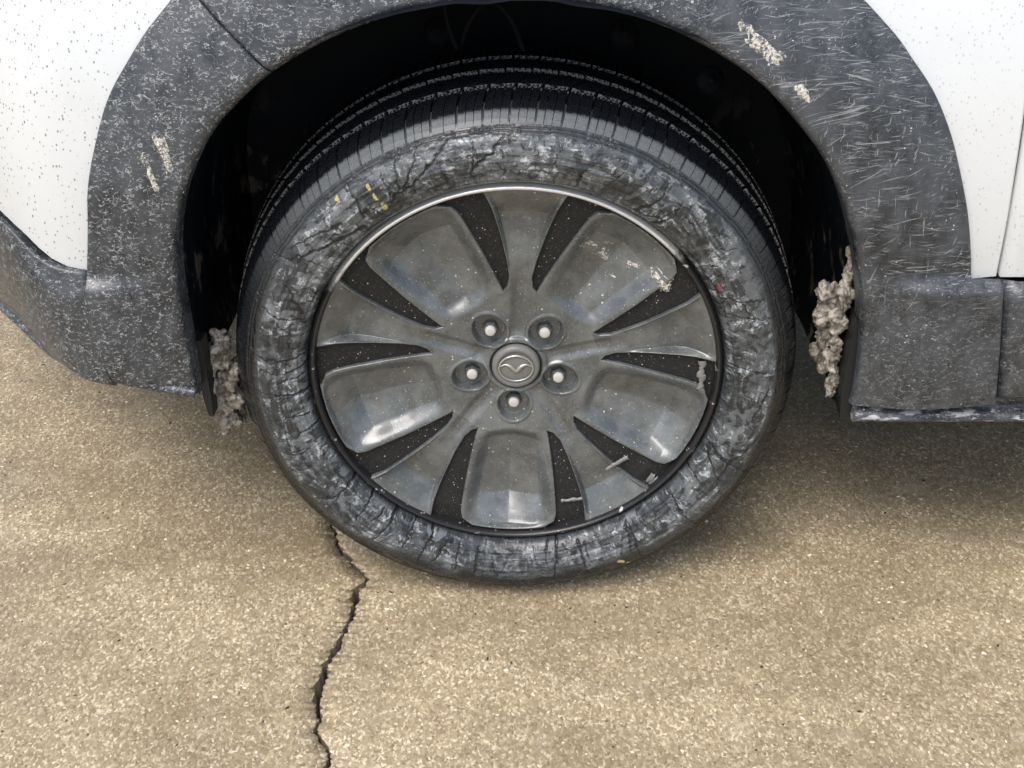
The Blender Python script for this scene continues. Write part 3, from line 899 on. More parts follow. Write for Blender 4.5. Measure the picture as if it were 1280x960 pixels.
def face_y(r, th):
    """depth (y, + is inward) of the wheel's front skin; th measured from a narrow spoke's centre line"""
    r, th = np.broadcast_arrays(np.asarray(r, float), np.asarray(th, float))
    th = (th + math.pi / 5) % (2 * math.pi / 5) - math.pi / 5          # -36..36 deg
    at = np.abs(th)
    # crown line: hub set back, coming forward towards the rim
    y = 0.026 - 0.020 * sstep(0.05, 0.25, r) - 0.004 * sstep(0.2, 0.25, r)
    # narrow spoke: shallow channel near the hub, flat further out, kicks forward at the outer end
    lat = r * np.sin(at)
    chan = sstep(0.013, 0.002, lat) * sstep(0.035, 0.05, r) * sstep(0.17, 0.10, r)
    y = y + 0.0042 * chan
    insp = sstep(1.0, 0.86, at / np.maximum(hw(r), 1e-4)) * sstep(0.105, 0.12, r)
    y = y + insp * (0.014 * sstep(0.13, 0.208, r) * np.clip((0.2475 - r) / 0.036, 0, 1))
    # wide panel: a deep dish with sloping flanks, steeper at its outer end
    pc = math.pi / 5 - at                                              # angle from the panel centre line
    ds = r * np.sin(np.clip(at - pw(np.maximum(r, 0.105)), 0, 1))      # distance from the panel's side edge
    ri = 0.093 + 0.016 * (pc / 0.4) ** 2
    di = r - ri
    do = 0.2425 - r
    fl = 0.5 * sstep(0.001, 0.022, ds) + 0.5 * sstep(0.0, 0.075, ds)
    fi = 0.45 * sstep(0.0, 0.020, di) + 0.55 * sstep(0.0, 0.085, di)
    fo_ = np.clip(do / 0.036, 0, 1)
    dish = 0.030 * fl * fi * (0.22 * sstep(0, 0.004, do) + 0.78 * fo_)
    dish = dish * (1 + 0.12 * np.cos(pc * 6))
    y = y + dish * (r > 0.09)
    # mid-height crease across the dish
    y = y - 0.0022 * fl * sstep(0.150, 0.172, r) * sstep(0.200, 0.176, r)
    # lug seats
    lx = r * np.cos(pc) - 0.0575
    ly = r * np.sin(pc)
    rad = np.hypot(np.where(lx > 0, lx * 0.82, lx), ly)
    y = y + 0.011 * sstep(0.0215, 0.0175, rad)
    y = y - 0.0015 * sstep(0.026, 0.0225, rad) * sstep(0.019, 0.0215, rad)
    # seat of the centre cap and its raised collar
    y = y - 0.003 * sstep(0.041, 0.0375, r) * sstep(0.0315, 0.034, r)
    y = y + 0.006 * sstep(0.0322, 0.0310, r)
    return y

def polar(r, th, y):
    a = th + ROT
    return np.stack([r * np.sin(a), y, r * np.cos(a)], -1)

# hub plate
rr = np.linspace(0.027, 0.104, 110)
tt = np.linspace(0, 2 * np.pi, 620, endpoint=False)
Rg, Tg = np.meshgrid(rr, tt)
P = polar(Rg, Tg, face_y(Rg, Tg))
hub = grid_mesh('hub_plate', P, MT['wheel'], wheel, closed_u=True)

def set_normals(o, fr, ft):
    """seamless shading across pieces: normals from the height function itself"""
    e = 2e-4
    dyr = (face_y(fr + e, ft) - face_y(fr - e, ft)) / (2 * e)
    dyt = (face_y(fr, ft + e / fr) - face_y(fr, ft - e / fr)) / (2 * e)
    a = ft + ROT
    er = np.stack([np.sin(a), 0 * a, np.cos(a)], -1)
    et = np.stack([np.cos(a), 0 * a, -np.sin(a)], -1)
    n = er * dyr[..., None] + et * dyt[..., None]
    n[..., 1] = -1
    n /= np.linalg.norm(n, axis=-1, keepdims=True)
    return n
set_n = set_normals(hub, Rg, Tg)
hub.data.normals_split_custom_set_from_vertices(set_n.reshape(-1, 3).tolist())

def spoke_grid(width, r0, r1, nr, nu, center):
    r = np.linspace(r0, r1, nr)[None]
    u = np.linspace(-1, 1, nu)
    u = (np.sign(u) * (1 - (1 - np.abs(u)) ** 1.25))[:, None]
    th = center + u * width(r)
    rg = np.broadcast_to(r, th.shape)
    return rg, th, face_y(rg, th)

def finish(rg, th, y, wall=0.009, outer=True):
    """add rounded side walls round three sides of a spoke or panel"""
    rows_r, rows_t, rows_y = [rg], [th], [y]
    sgn = np.sign(th[-1] - th[0])
    def side(idx, s):
        rs, ts, ys_ = [], [], []
        for k, (o_, dd) in enumerate(((0.0006, 0.0003), (0.0011, 0.0010), (0.0013, 0.0022), (0.0013, wall))):
            rs.append(rg[idx])
            ts.append(th[idx] + s * o_ / rg[idx])
            ys_.append(y[idx] + dd)
        return rs, ts, ys_
    a = side(0, -1)
    b = side(-1, 1)
    r2 = np.vstack([np.array(a[0])[::-1], rg, np.array(b[0])])
    t2 = np.vstack([np.array(a[1])[::-1], th, np.array(b[1])])
    y2 = np.vstack([np.array(a[2])[::-1], y, np.array(b[2])])
    if outer:
        for o_, dd in ((0.0006, 0.0003), (0.0011, 0.0012), (0.0013, 0.003), (0.0013, wall)):
            r2 = np.hstack([r2, r2[:, -1:] * 0 + rg[0, -1] + o_])
            t2 = np.hstack([t2, t2[:, -1:]])
            y2 = np.hstack([y2, (np.vstack([np.array(a[2])[::-1], y, np.array(b[2])]))[:, -1:] + dd])
    return polar(r2, t2, y2)

def rot_copy(o, k, parent):
    c = o.copy()
    link(c, parent)
    c.rotation_euler = (0, 2 * math.pi / 5 * k, 0)
    return c

rg, th, y = spoke_grid(hw, 0.104, 0.2468, 180, 90, 0.0)
# ragged peeling edge of the grey finish
narrow = grid_mesh('narrow_spoke', finish(rg, th, y), MT['wheel'], wheel, flip=True)
rg, th, y = spoke_grid(lambda r: math.pi / 5 - pw(r), 0.104, 0.2430, 190, 170, math.pi / 5)
# round the outer corners of the panel
wide = grid_mesh('wide_spoke', finish(rg, th, y), MT['wheel'], wheel, flip=True)
# slots: black floors between the spokes
r = np.linspace(0.1045, 0.2505, 110)[None]
u = np.linspace(0, 1, 12)[:, None]
def slot(sgn):
    lo = hw(r) - 0.0008 / r
    hi = np.maximum(pw(r), hw(r)) + 0.0008 / r
    hi = np.where(r > 0.2405, math.pi / 5 + 0.0 * r, hi)
    t_ = lo * (1 - u) + hi * u
    edge_y = face_y(np.minimum(r, 0.24), hw(r))
    yy = np.broadcast_to(0.0155 - 0.006 * sstep(0.11, 0.25, r) + 0.0, t_.shape) + 0.003 * sstep(0.13, 0.104, r)
    yy = np.maximum(yy, np.broadcast_to(edge_y + 0.0055, t_.shape))
    return polar(np.broadcast_to(r, t_.shape), sgn * t_, yy)
slot_a = grid_mesh('slot', slot(1), MT['slot'], wheel, flip=True)
slot_b = grid_mesh('slot', slot(-1), MT['slot'], wheel)
for k in range(1, 5):
    for o in (narrow, wide, slot_a, slot_b):
        rot_copy(o, k, wheel)

# rim edge and barrel: this is the wheel's own mesh
rim = [(0.2445, 0.0155), (0.2455, 0.010), (0.2462, 0.004), (0.2470, -0.0005), (0.2482, -0.0030), (0.2495, -0.0042), (0.2508, -0.0043), (0.2525, -0.0030), (0.2545, 0.0), (0.2562, 0.0032), (0.2568, 0.0055), (0.2560, 0.010), (0.246, 0.014), (0.236, 0.03), (0.236, 0.19), (0.25, 0.2)]
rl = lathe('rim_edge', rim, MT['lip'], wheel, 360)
rl['label'] = 'rim edge with its sky-lit upper arc painted bright, black towards the bottom'
me = wheel.data
bm = bmesh.new()
nn = 90
ring = [[bm.verts.new((r_ * math.sin(2 * math.pi * i / nn), y_, r_ * math.cos(2 * math.pi * i / nn))) for i in range(nn)] for r_, y_ in ((0.02, 0.05), (0.235, 0.045), (0.235, 0.19))]
for a_, b_ in zip(ring, ring[1:]):
    for i in range(nn):
        bm.faces.new((a_[i], a_[(i + 1) % nn], b_[(i + 1) % nn], b_[i]))
bm.to_mesh(me)
bm.free()
me.materials.append(MT['under'])

# lug nuts with pale stud tips
def hexnut():
    v, f = [], []
    for y_, k in ((0.0, 1.0), (-0.007, 1.0), (-0.0095, 0.84)):
        for i in range(6):
            a = math.pi / 3 * i
            v.append((0.0105 * k * math.sin(a), y_, 0.0105 * k * math.cos(a)))
    for l in range(2):
        for i in range(6):
            j = (i + 1) % 6
            f.append((l * 6 + i, l * 6 + j, l * 6 + 6 + j, l * 6 + 6 + i))
    f.append(tuple(range(12, 18)))
    return v, f
hv, hf = hexnut()
nut0 = tip0 = None
for k in range(5):
    a = math.pi / 5 + 2 * math.pi / 5 * k + ROT
    p = (0.0572 * math.sin(a), 0.0385, 0.0572 * math.cos(a))
    if k == 0:
        nut0 = mesh_obj('lug_nut', hv, hf, MT['nut'], wheel, smooth=False)
        tip0 = lathe('stud_tip', [(0.0, -0.0042), (0.004, -0.0041), (0.0058, -0.0036), (0.0066, -0.0024), (0.0068, 0.0), (0.0068, 0.004)], MT['stud'], wheel, 24)
        n_, t_ = nut0, tip0
    else:
        n_, t_ = link(nut0.copy(), wheel), link(tip0.copy(), wheel)
    n_.location = p
    t_.location = (p[0], p[1] - 0.0105, p[2])
    n_.rotation_euler = (0, random.uniform(0, 1), 0)

# centre cap with its winged emblem
cap = lathe('centre_cap', [(0.0, 0.0165), (0.010, 0.0165), (0.018, 0.0172), (0.0215, 0.0185), (0.0222, 0.0175), (0.0255, 0.0168), (0.0285, 0.018), (0.0300, 0.021), (0.0303, 0.027)], MT['cap'], wheel, 64)
t = np.linspace(0, 2 * np.pi, 72, endpoint=False)
ringp = np.stack([0.0212 * np.sin(t), 0.0160 + 0 * t, 0.0180 * np.cos(t)], 1)
tube('emblem_ring', ringp, 0.0013, MT['badge'], wheel, 8, closed=True)
# wings: a wide flat V whose arms curl up into the ring
wl = resample([(-0.0200, 0.0030), (-0.0130, 0.0056), (-0.0065, 0.0030), (-0.0025, -0.0020), (0.0, -0.0040), (0.0025, -0.0020), (0.0065, 0.0030), (0.0130, 0.0056), (0.0200, 0.0030)], 60)
tube('emblem_wings', np.stack([wl[:, 0], 0.0158 + 0 * wl[:, 0], wl[:, 1]], 1), 0.0009 + 0.0017 * np.exp(-((np.abs(wl[:, 0]) - 0.005) / 0.006) ** 2), MT['badge'], wheel, 8)

# strips of grey finish bridging the slots where the black has peeled
def strip(p0, p1, wid, y_, seed):
    p0, p1 = np.array(p0), np.array(p1)
    d = p1 - p0
    L = np.linalg.norm(d)
    d /= L
    nn_ = np.array([-d[1], d[0]])
    a = np.linspace(0, 1, 24)
    n1 = (fbm(a * 9 + seed, 0, seed, 3) - 0.5) * wid * 0.9
    n2 = (fbm(a * 9 + seed, 4, seed, 3) - 0.5) * wid * 0.9
    P = np.zeros((24, 4, 3))
    for k, (o_, yy) in enumerate(((-1, 0.002), (-0.8, 0), (0.8, 0), (1, 0.002))):
        off = o_ * (wid / 2) + (n1 if o_ < 0 else n2)
        P[:, k, 0] = p0[0] + d[0] * a * L + nn_[0] * off
        P[:, k, 2] = p0[1] + d[1] * a * L + nn_[1] * off
        P[:, k, 1] = y_ + yy
    return grid_mesh('peeled_strip', P, MT['film'], wheel, flip=True)
strip((0.145, -0.130), (0.118, -0.150), 0.0055, 0.0075, 1)
strip((0.060, -0.200), (0.088, -0.196), 0.004, 0.0065, 5)
strip((0.229, 0.018), (0.231, -0.022), 0.009, 0.004, 9)
strip((0.172, -0.160), (0.184, -0.168), 0.012, 0.0055, 13)

# salt crust on the upper right panel
wb = lambda X, Z: face_y(np.hypot(X, Z), np.arctan2(X, Z) - ROT)
for i, (a_, b_, wd, hh, th_) in enumerate((((0.160, 0.136), (0.178, 0.122), 0.012, 0.0022, 0.40), ((0.170, 0.121), (0.182, 0.117), 0.006, 0.0018, 0.42), ((0.076, 0.170), (0.098, 0.156), 0.010, 0.0016, 0.49), ((0.098, 0.155), (0.112, 0.138), 0.011, 0.0016, 0.49),
                                          ((0.118, 0.150), (0.130, 0.140), 0.010, 0.0016, 0.49), ((0.104, 0.168), (0.118, 0.164), 0.008, 0.0014, 0.50), ((0.110, 0.120), (0.122, 0.116), 0.006, 0.0014, 0.5), ((0.132, 0.138), (0.150, 0.132), 0.008, 0.0014, 0.49))):
    crust('salt_crust', wheel, a_, b_, wd, hh, wb, 40 + i * 7, thr=th_, sc_=150, n=(44, 36))

# ------------------------------------------------------------------ tyre
RT = 0.3575
CRACKS = [(2.2, [(-0.142, 0.242), (-0.130, 0.252), (-0.116, 0.261), (-0.096, 0.284), (-0.087, 0.299), (-0.075, 0.313)]), (1.4, [(-0.127, 0.255), (-0.115, 0.284), (-0.109, 0.305)]), (1.2, [(-0.130, 0.258), (-0.135, 0.278), (-0.128, 0.302)]), (1.0, [(-0.142, 0.249), (-0.144, 0.264), (-0.151, 0.278)]), (1.5, [(-0.050, 0.271), (-0.048, 0.290), (-0.049, 0.313)]), (1.8, [(-0.049, 0.283), (-0.026, 0.302), (-0.014, 0.319)]), (1.3, [(-0.077, 0.262), (-0.084, 0.284)]), (1.5, [(-0.171, 0.223), (-0.178, 0.242), (-0.188, 0.262)]), (2.4, [(-0.173, 0.209), (-0.197, 0.196), (-0.235, 0.180), (-0.259, 0.171), (-0.279, 0.172)]), (1.6, [(-0.197, 0.215), (-0.228, 0.202), (-0.264, 0.183)]), (2.0, [(-0.255, 0.098), (-0.261, 0.122), (-0.272, 0.143)]), (1.6, [(-0.253, 0.088), (-0.278, 0.092), (-0.300, 0.108)]), (1.8, [(-0.259, 0.036), (-0.287, 0.033), (-0.313, 0.040)]), (1.4, [(-0.262, 0.008), (-0.290, 0.003)]), (1.4, [(-0.257, 0.022), (-0.282, 0.015), (-0.312, 0.022)]), (1.6, [(-0.258, -0.016), (-0.293, -0.016), (-0.318, -0.008)]), (1.4, [(-0.258, -0.046), (-0.307, -0.052)]), (1.4, [(-0.249, -0.065), (-0.280, -0.078)]), (2.0, [(-0.208, -0.149), (-0.226, -0.167), (-0.255, -0.174)]), (1.4, [(-0.225, -0.167), (-0.244, -0.186)]), (1.6, [(-0.184, -0.174), (-0.200, -0.198), (-0.212, -0.206)]), (1.6, [(-0.172, -0.198), (-0.198, -0.220)]), (2.2, [(-0.155, -0.202), (-0.167, -0.220), (-0.185, -0.238)]), (1.8, [(-0.130, -0.220), (-0.152, -0.253)]), (1.8, [(-0.108, -0.234), (-0.132, -0.275)]), (1.8, [(-0.085, -0.249), (-0.115, -0.279)]), (1.5, [(-0.075, -0.253), (-0.082, -0.294)]), (1.8, [(-0.048, -0.260), (-0.057, -0.301)]), (1.2, [(0.040, -0.253), (0.041, -0.283)]), (2.2, [(0.055, -0.253), (0.053, -0.302)]), (2.0, [(0.084, -0.253), (0.097, -0.298), (0.104, -0.302)]), (1.4, [(0.091, -0.253), (0.099, -0.275)]), (2.0, [(0.144, -0.220), (0.155, -0.262)]), (1.6, [(0.150, -0.220), (0.158, -0.246), (0.171, -0.272)]), (1.8, [(0.202, -0.174), (0.218, -0.199), (0.240, -0.220)]), (1.8, [(0.241, -0.098), (0.259, -0.146)]), (2.6, [(0.244, -0.095), (0.267, -0.115), (0.297, -0.136)]), (1.8, [(0.268, -0.119), (0.288, -0.102), (0.307, -0.075)]), (1.3, [(0.224, -0.132), (0.236, -0.153)]), (1.5, [(0.311, -0.008), (0.291, -0.054)]), (2.2, [(0.135, 0.228), (0.153, 0.238), (0.163, 0.247), (0.170, 0.263)]), (1.4, [(0.140, 0.225), (0.163, 0.220), (0.180, 0.233)]), (1.8, [(0.156, 0.209), (0.176, 0.223), (0.186, 0.245)]), (1.6, [(0.068, 0.259), (0.071, 0.271), (0.077, 0.282)]), (2.0, [(0.234, 0.131), (0.239, 0.118), (0.261, 0.116), (0.285, 0.117)]), (1.4, [(0.240, 0.098), (0.262, 0.095), (0.300, 0.093)]), (1.3, [(0.262, 0.116), (0.275, 0.100), (0.278, 0.070)]), (1.4, [(0.255, 0.026), (0.280, 0.020), (0.312, 0.018)]), (1.2, [(0.192, 0.223), (0.207, 0.200)])]
for _ in range(40):                                 # and the many small ones
    a = random.uniform(0, 6.283)
    if -0.6 < a < 0.9 and random.random() < 0.6:
        continue
    r0 = random.uniform(0.258, 0.30)
    L = random.uniform(0.006, 0.03)
    da = random.uniform(-0.05, 0.05)
    CRACKS.append((random.uniform(0.6, 1.2), [(r_ * math.sin(a + da * q_ + random.uniform(-.006, .006)), r_ * math.cos(a + da * q_)) for q_, r_ in ((0, r0), (0.5, r0 + L / 2), (1, r0 + L))]))
PAINT = [((-0.202, 0.248), (-0.199, 0.241)), ((-0.166, 0.264), (-0.163, 0.256)), ((-0.16, 0.255), (-0.155, 0.244)), ((-0.151, 0.242), (-0.146, 0.231)), ((0.235, 0.139), (0.239, 0.125)), ((0.136, -0.274), (0.146, -0.28)), ((0.148, -0.278), (0.156, -0.285))]

def seg_dist(X, Z, a, b):
    ax, az_ = a
    bx, bz = b
    dx, dz = bx - ax, bz - az_
    t = np.clip(((X - ax) * dx + (Z - az_) * dz) / (dx * dx + dz * dz + 1e-12), 0, 1)
    return np.hypot(X - ax - t * dx, Z - az_ - t * dz), t

def squash(P):
    """flatten the tyre where it stands on the ground (P relative to the hub)"""
    lim = -HUB + 0.0008
    P[..., 2] = np.where(P[..., 2] < lim, lim, P[..., 2])
    return P

def build_tyre():
    prof = resample([(0.2475, 0.016), (0.2530, 0.009), (0.2572, -0.001), (0.2605, -0.0085), (0.2665, -0.0145), (0.276, -0.0200), (0.288, -0.0240), (0.300, -0.0250), (0.311, -0.0230), (0.321, -0.0180), (0.330, -0.0110), (0.3365, -0.0020), (0.3405, 0.009), (0.344, 0.022)], 150)
    na = 1900
    ta = np.linspace(0, 2 * np.pi, na, endpoint=False)
    d = np.gradient(prof, axis=0)
    d /= np.linalg.norm(d, axis=1, keepdims=True)
    nr, ny = -d[:, 1], d[:, 0]
    sgn = np.where(ny > 0, -1, 1)
    nr, ny = -d[:, 1] * -1, -d[:, 0]
    r0, y0 = prof[:, 0][None], prof[:, 1][None]
    T = ta[:, None]
    X = r0 * np.sin(T)
    Z = r0 * np.cos(T)
    # displacement along the outward normal
    cx, cz = np.sin(T), np.cos(T)
    h = (fbm(cx * 26 + 9, cz * 26 + 9, r0 * 190, 4) - 0.5) * 0.0030
    h = h + (fbm(cx * 7 + 3, cz * 7 + 3, r0 * 260, 3) - 0.5) * 0.0022
    mid = sstep(0.262, 0.268, r0) * sstep(0.325, 0.318, r0)
    h = h * mid
    # moulded rings
    def ring(c, w_, a_): return a_ * np.exp(-((r0 - c) / w_) ** 2)
    h = h + ring(0.2685, 0.0022, 0.0016) + ring(0.2790, 0.0012, -0.0007) + ring(0.2915, 0.0016, 0.0010) * (0.4 + vnoise(cx * 5 + 4, cz * 5, 1)) + ring(0.3035, 0.0014, 0.0008) * (0.3 + vnoise(cx * 4 + 4, cz * 4, 5))
    jog = 0.0016 * (((ta / (2 * np.pi) * 26) % 1) > 0.5)[:, None]
    h = h - 0.0010 * np.exp(-((r0 - 0.3225 - jog) / 0.0006) ** 2) - 0.0012 * np.exp(-((r0 - 0.3268 - jog * 0.6) / 0.0007) ** 2)
    crack = np.zeros((na, len(prof)))
    Xw = X + (fbm(X * 120, Z * 120, 1, 3) - 0.5) * 0.008
    Zw = Z + (fbm(X * 120, Z * 120, 7, 3) - 0.5) * 0.008
    for wd, pts in CRACKS:
        tot = len(pts) - 1
        for i in range(tot):
            a, b = pts[i], pts[i + 1]
            lo = (min(a[0], b[0]) - 0.012, min(a[1], b[1]) - 0.012)
            hi = (max(a[0], b[0]) + 0.012, max(a[1], b[1]) + 0.012)
            msk = (Xw > lo[0]) & (Xw < hi[0]) & (Zw > lo[1]) & (Zw < hi[1])
            if not msk.any():
                continue
            dd, t = seg_dist(Xw[msk], Zw[msk], a, b)
            g = (i + t) / tot
            ww = wd * 0.00085 * (1.15 - 0.75 * g)
            crack[msk] = np.maximum(crack[msk], sstep(1.5, 0.6, dd / ww))
    ringline = np.maximum(np.exp(-((r0 - 0.3225 - jog) / 0.0007) ** 2), np.exp(-((r0 - 0.3268 - jog * 0.6) / 0.0007) ** 2))
    h = h - 0.0012 * crack
    crack = np.maximum(crack, 0.8 * ringline)
    P = np.zeros((na, len(prof), 3))
    rr_ = r0 + h * nr[None]
    yy_ = y0 + h * ny[None]
    P[..., 0] = rr_ * np.sin(T)
    P[..., 1] = yy_
    P[..., 2] = rr_ * np.cos(T)
    # bulge where the tyre carries the car
    low = sstep(-0.24, -0.345, P[..., 2])
    P[..., 1] -= 0.004 * low * mid
    P = squash(P)
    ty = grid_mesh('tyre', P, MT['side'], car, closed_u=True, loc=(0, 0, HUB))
    pol = np.zeros((na, len(prof), 3))
    pol[..., 0] = 0.3 * np.cos(T)
    pol[..., 1] = 0.3 * np.sin(T)
    pol[..., 2] = r0
    # dust band value: 1 worked sidewall, .5 smooth grey buttress, 0 bare rubber at the bead
    band = sstep(0.2545, 0.2600, r0) * (0.5 + 0.5 * sstep(0.3225, 0.3195, r0)) + 0 * T
    wet_and_shade = sstep(-0.17, -0.30, P[..., 2] + (fbm(X * 25, Z * 25, 3, 3) - 0.5) * 0.08) * sstep(0.290, 0.312, r0 + (fbm(X * 30, Z * 30, 9, 3) - 0.5) * 0.03)  # wet rubber and contact shade at the tyre's foot, both painted dark
    band = band * (1 - 0.97 * wet_and_shade)
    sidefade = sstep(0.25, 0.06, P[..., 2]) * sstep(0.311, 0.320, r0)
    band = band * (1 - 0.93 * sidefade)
    pm = np.zeros((na, len(prof)))
    pc = np.zeros((na, len(prof), 4))
    pc[..., 3] = 1
    for i, (a, b) in enumerate(PAINT):
        a_, b_ = np.array(a), np.array(b)
        c_ = (a_ + b_) / 2
        dd, _ = seg_dist(X, Z, tuple(c_ + (a_ - c_) * 0.55), tuple(c_ + (b_ - c_) * 0.55))
        m_ = sstep(0.0026, 0.0014, dd + (fbm(X * 300, Z * 300, 2, 2) - 0.5) * 0.004) * (0.7 if i != 4 else 0.45)
        pc[m_ > 0, :3] = (0.42, 0.08, 0.07) if i == 4 else (0.62, 0.52, 0.20)
        pm = np.maximum(pm, m_)
    add_attr(ty, 'pol', 'FLOAT_VECTOR', pol)
    add_attr(ty, 'crack', 'FLOAT', crack)
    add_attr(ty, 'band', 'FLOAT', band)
    add_attr(ty, 'paint', 'FLOAT_COLOR', pc)
    add_attr(ty, 'paintmask', 'FLOAT', pm)
    ty['label'] = 'grey filmed tyre with black cracks across the sidewall'
    # carcass under the tread blocks and the inner sidewall
    prof2 = [(0.343, 0.018), (0.3445, 0.05), (0.3495, 0.10), (0.351, 0.155), (0.346, 0.19), (0.330, 0.213), (0.300, 0.225), (0.25, 0.20)]
    t2 = np.linspace(0, 2 * np.pi, 240, endpoint=False)
    pr = np.array(prof2)
    Q = np.stack([np.sin(t2)[:, None] * pr[:, 0], np.broadcast_to(pr[:, 1], (240, len(pr))), np.cos(t2)[:, None] * pr[:, 0]], -1)
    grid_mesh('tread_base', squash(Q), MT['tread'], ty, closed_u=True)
    return ty
tyre = build_tyre()

PITCH = 2 * math.pi / 72
def lug(profile_out, lugs, skew=0.0, depth=0.010):
    """one pitch of tread: lugs = list of (a0,a1) fractions of the pitch"""
    v, f = [], []
    pr = np.array(profile_out)
    n = len(pr)
    for a0, a1 in lugs:
        b = len(v)
        for a in (a0, a1):
            for k, (r_, y_) in enumerate(pr):
                t_ = (a - 0.5) * PITCH + skew * (y_ - pr[0, 1])
                v.append((r_ * math.sin(t_), y_, r_ * math.cos(t_)))
            for k, (r_, y_) in enumerate(pr):
                t_ = (a - 0.5) * PITCH + skew * (y_ - pr[0, 1])
                d_ = depth
                yy = y_ + (0.006 if (k == 0 and y_ < 0.0) else 0)
                v.append(((r_ - d_) * math.sin(t_), yy, (r_ - d_) * math.cos(t_)))
        m = 2 * n
        for k in range(n - 1):
            f.append((b + k, b + m + k, b + m + k + 1, b + k + 1))
        # side faces
        for s_, off in ((0, b), (1, b + m)):
            for k in range(n - 1):
                q = (off + k, off + k + 1, off + n + k + 1, off + n + k)
                f.append(q if s_ == 0 else q[::-1])
        f.append((b, b + n, b + m + n, b + m))
        f.append((b + n - 1, b + m + n - 1, b + m + 2 * n - 1, b + 2 * n - 1))
    return v, f
sh_prof = [(0.3300, -0.0118), (0.3345, -0.0068), (0.3390, -0.0005), (0.3432, 0.0075), (0.3468, 0.0180), (0.3492, 0.0320), (0.3500, 0.0480)]
variants = []
for lugs in ([(0.05, 0.335), (0.365, 0.645), (0.675, 0.95)], [(0.05, 0.49), (0.52, 0.95)], [(0.04, 0.30), (0.34, 0.62), (0.65, 0.95)]):
    v, f = lug(sh_prof, lugs, skew=0.35)
    variants.append((v, f))
rib1 = lug([(0.3525, 0.0560), (0.3540, 0.066), (0.3550, 0.078), (0.3552, 0.0860)], [(0.06, 0.97)], skew=2.0)
rib2 = lug([(0.3568, 0.0960), (0.3575, 0.108), (0.3578, 0.1180), (0.3578, 0.1260)], [(0.04, 0.96)], skew=-2.0)
back = lug([(0.3584, 0.1360), (0.358, 0.155), (0.3555, 0.180), (0.347, 0.198)], [(0.05, 0.48), (0.53, 0.95)], skew=0.3)
def tread_row(name, sets, pick, phase=0.0):
    src = []
    for v, f in sets:
        me = bpy.data.meshes.new(name)
        me.from_pydata(v, [], f)
        me.update()
        me.materials.append(MT['tread'])
        src.append(me)
    for k in range(72):
        a = (k + phase) * PITCH
        o = link(bpy.data.objects.new(name, src[pick(k) % len(src)]), tyre)
        o.rotation_euler = (0, a, 0)
        # blocks in the contact patch are pressed up level with the ground
        zlow = RT * math.cos(a)
        if zlow < -HUB + 0.001:
            o.location.z = (-HUB + 0.001) - zlow
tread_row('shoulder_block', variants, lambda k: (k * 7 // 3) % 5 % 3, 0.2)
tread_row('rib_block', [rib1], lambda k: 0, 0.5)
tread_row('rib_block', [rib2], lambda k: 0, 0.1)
tread_row('inner_shoulder_block', [back], lambda k: 0, 0.4)

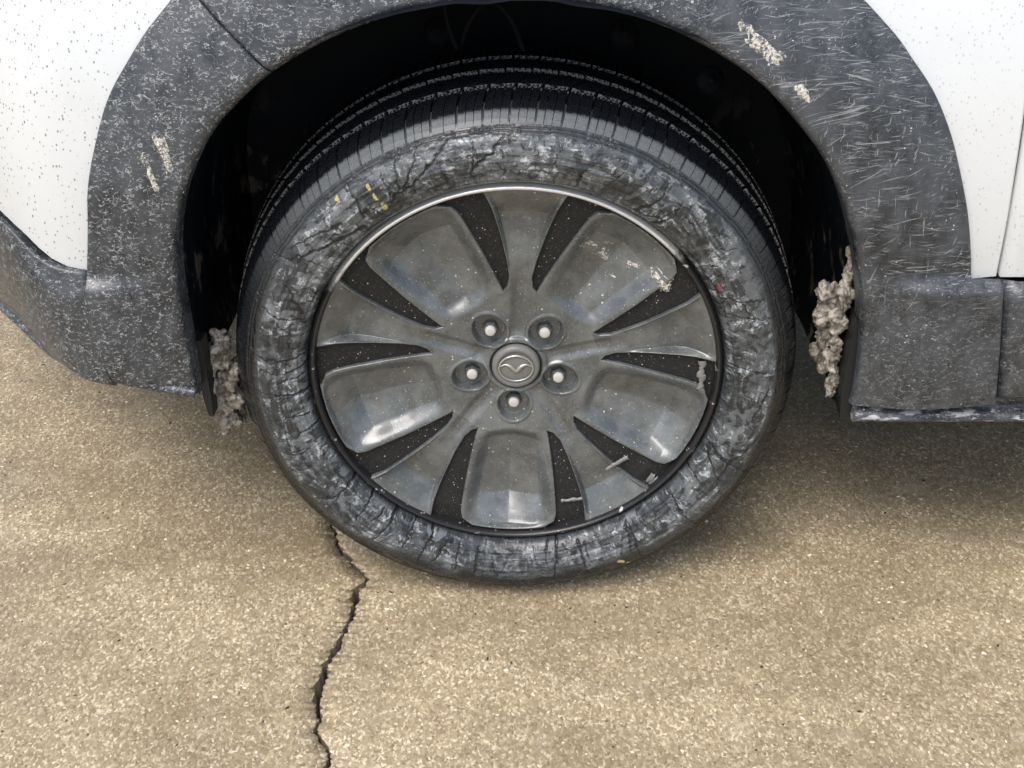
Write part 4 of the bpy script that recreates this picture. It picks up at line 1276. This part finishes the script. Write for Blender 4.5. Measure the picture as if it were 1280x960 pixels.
# ------------------------------------------------------------------ frozen slush hanging in the arch
def slush(name, blobs, label, seed, mat=MT['slush']):
    bm = bmesh.new()
    for (x, y_, z, r_) in blobs:
        res = bmesh.ops.create_icosphere(bm, subdivisions=2, radius=r_)
        k1, k2, k3 = random.uniform(0.55, 1.05), random.uniform(0.6, 1.0), random.uniform(1.0, 1.7)
        tl = Matrix.Rotation(random.uniform(-0.6, 0.6), 3, 'Y')
        for v in res['verts']:
            v.co = tl @ Vector((v.co.x * k1, v.co.y * k2, v.co.z * k3)) + Vector((x, y_, z))
    me = bpy.data.meshes.new(name)
    bm.to_mesh(me)
    bm.free()
    o = link(bpy.data.objects.new(name, me))
    md = o.modifiers.new('join', 'REMESH')
    md.mode = 'VOXEL'
    md.voxel_size = 0.0016
    dg = bpy.context.evaluated_depsgraph_get()
    m2 = bpy.data.meshes.new_from_object(o.evaluated_get(dg))
    o.modifiers.clear()
    co = np.zeros(len(m2.vertices) * 3)
    no = np.zeros(len(m2.vertices) * 3)
    m2.vertices.foreach_get('co', co)
    m2.vertices.foreach_get('normal', no)
    co, no = co.reshape(-1, 3), no.reshape(-1, 3)
    x, y_, z = co.T
    h = (fbm(x * 70 + seed, y_ * 70, z * 70, 4) - 0.5) * 0.014 + (fbm(x * 180, y_ * 180 + seed, z * 180, 4) - 0.5) * 0.013 - np.abs(vnoise(x * 420, y_ * 420, z * 420) - 0.5) * 0.003
    co = co + no * h[:, None]
    m2.vertices.foreach_set('co', co.reshape(-1))
    m2.update()
    m2.shade_smooth()
    m2.materials.clear()
    m2.materials.append(mat)
    o.data = m2
    o['label'] = label
    o['category'] = 'slush'
    o['group'] = 'frozen slush in the wheel arch'
    return o
bl = []
for t in np.linspace(0, 1, 30):
    z = 0.508 - 0.185 * t
    x = 0.398 - 0.006 * math.sin(t * 3.1) - 0.002
    bl.append((x - random.uniform(0, 0.004), -0.002 + random.uniform(0, 0.01), z + random.uniform(-0.004, 0.004), 0.006 + 0.006 * random.random()))
    if 0.3 < t < 0.92:
        for _ in range(2):
            bl.append((x - random.uniform(0.002, 0.017), 0.02 + random.uniform(0, 0.02), z + random.uniform(-.012, .006), 0.006 + 0.006 * random.random()))
slush('slush_clump', bl, 'tall pale clump of dirty frozen slush on the arch edge right of the tyre', 3)
bl = []
for (x, z, n_, sp, r_) in ((-0.389, 0.366, 3, 0.004, 0.006), (-0.386, 0.345, 5, 0.008, 0.008), (-0.383, 0.325, 7, 0.010, 0.010), (-0.374, 0.312, 8, 0.012, 0.011), (-0.368, 0.352, 5, 0.010, 0.010), (-0.366, 0.380, 5, 0.008, 0.009), (-0.364, 0.290, 8, 0.012, 0.010), (-0.362, 0.268, 7, 0.010, 0.009), (-0.355, 0.330, 5, 0.008, 0.009), (-0.354, 0.305, 5, 0.007, 0.008)):
    for _ in range(n_):
        bl.append((x + random.uniform(-sp, sp), 0.028 + random.uniform(-0.016, 0.02), z + random.uniform(-sp, sp) * 1.2, r_ * random.uniform(0.8, 1.25)))
slush('slush_clump', bl, 'brown ragged clump of frozen slush hanging left of the tyre below the bumper', 11, MT['brown_slush'])
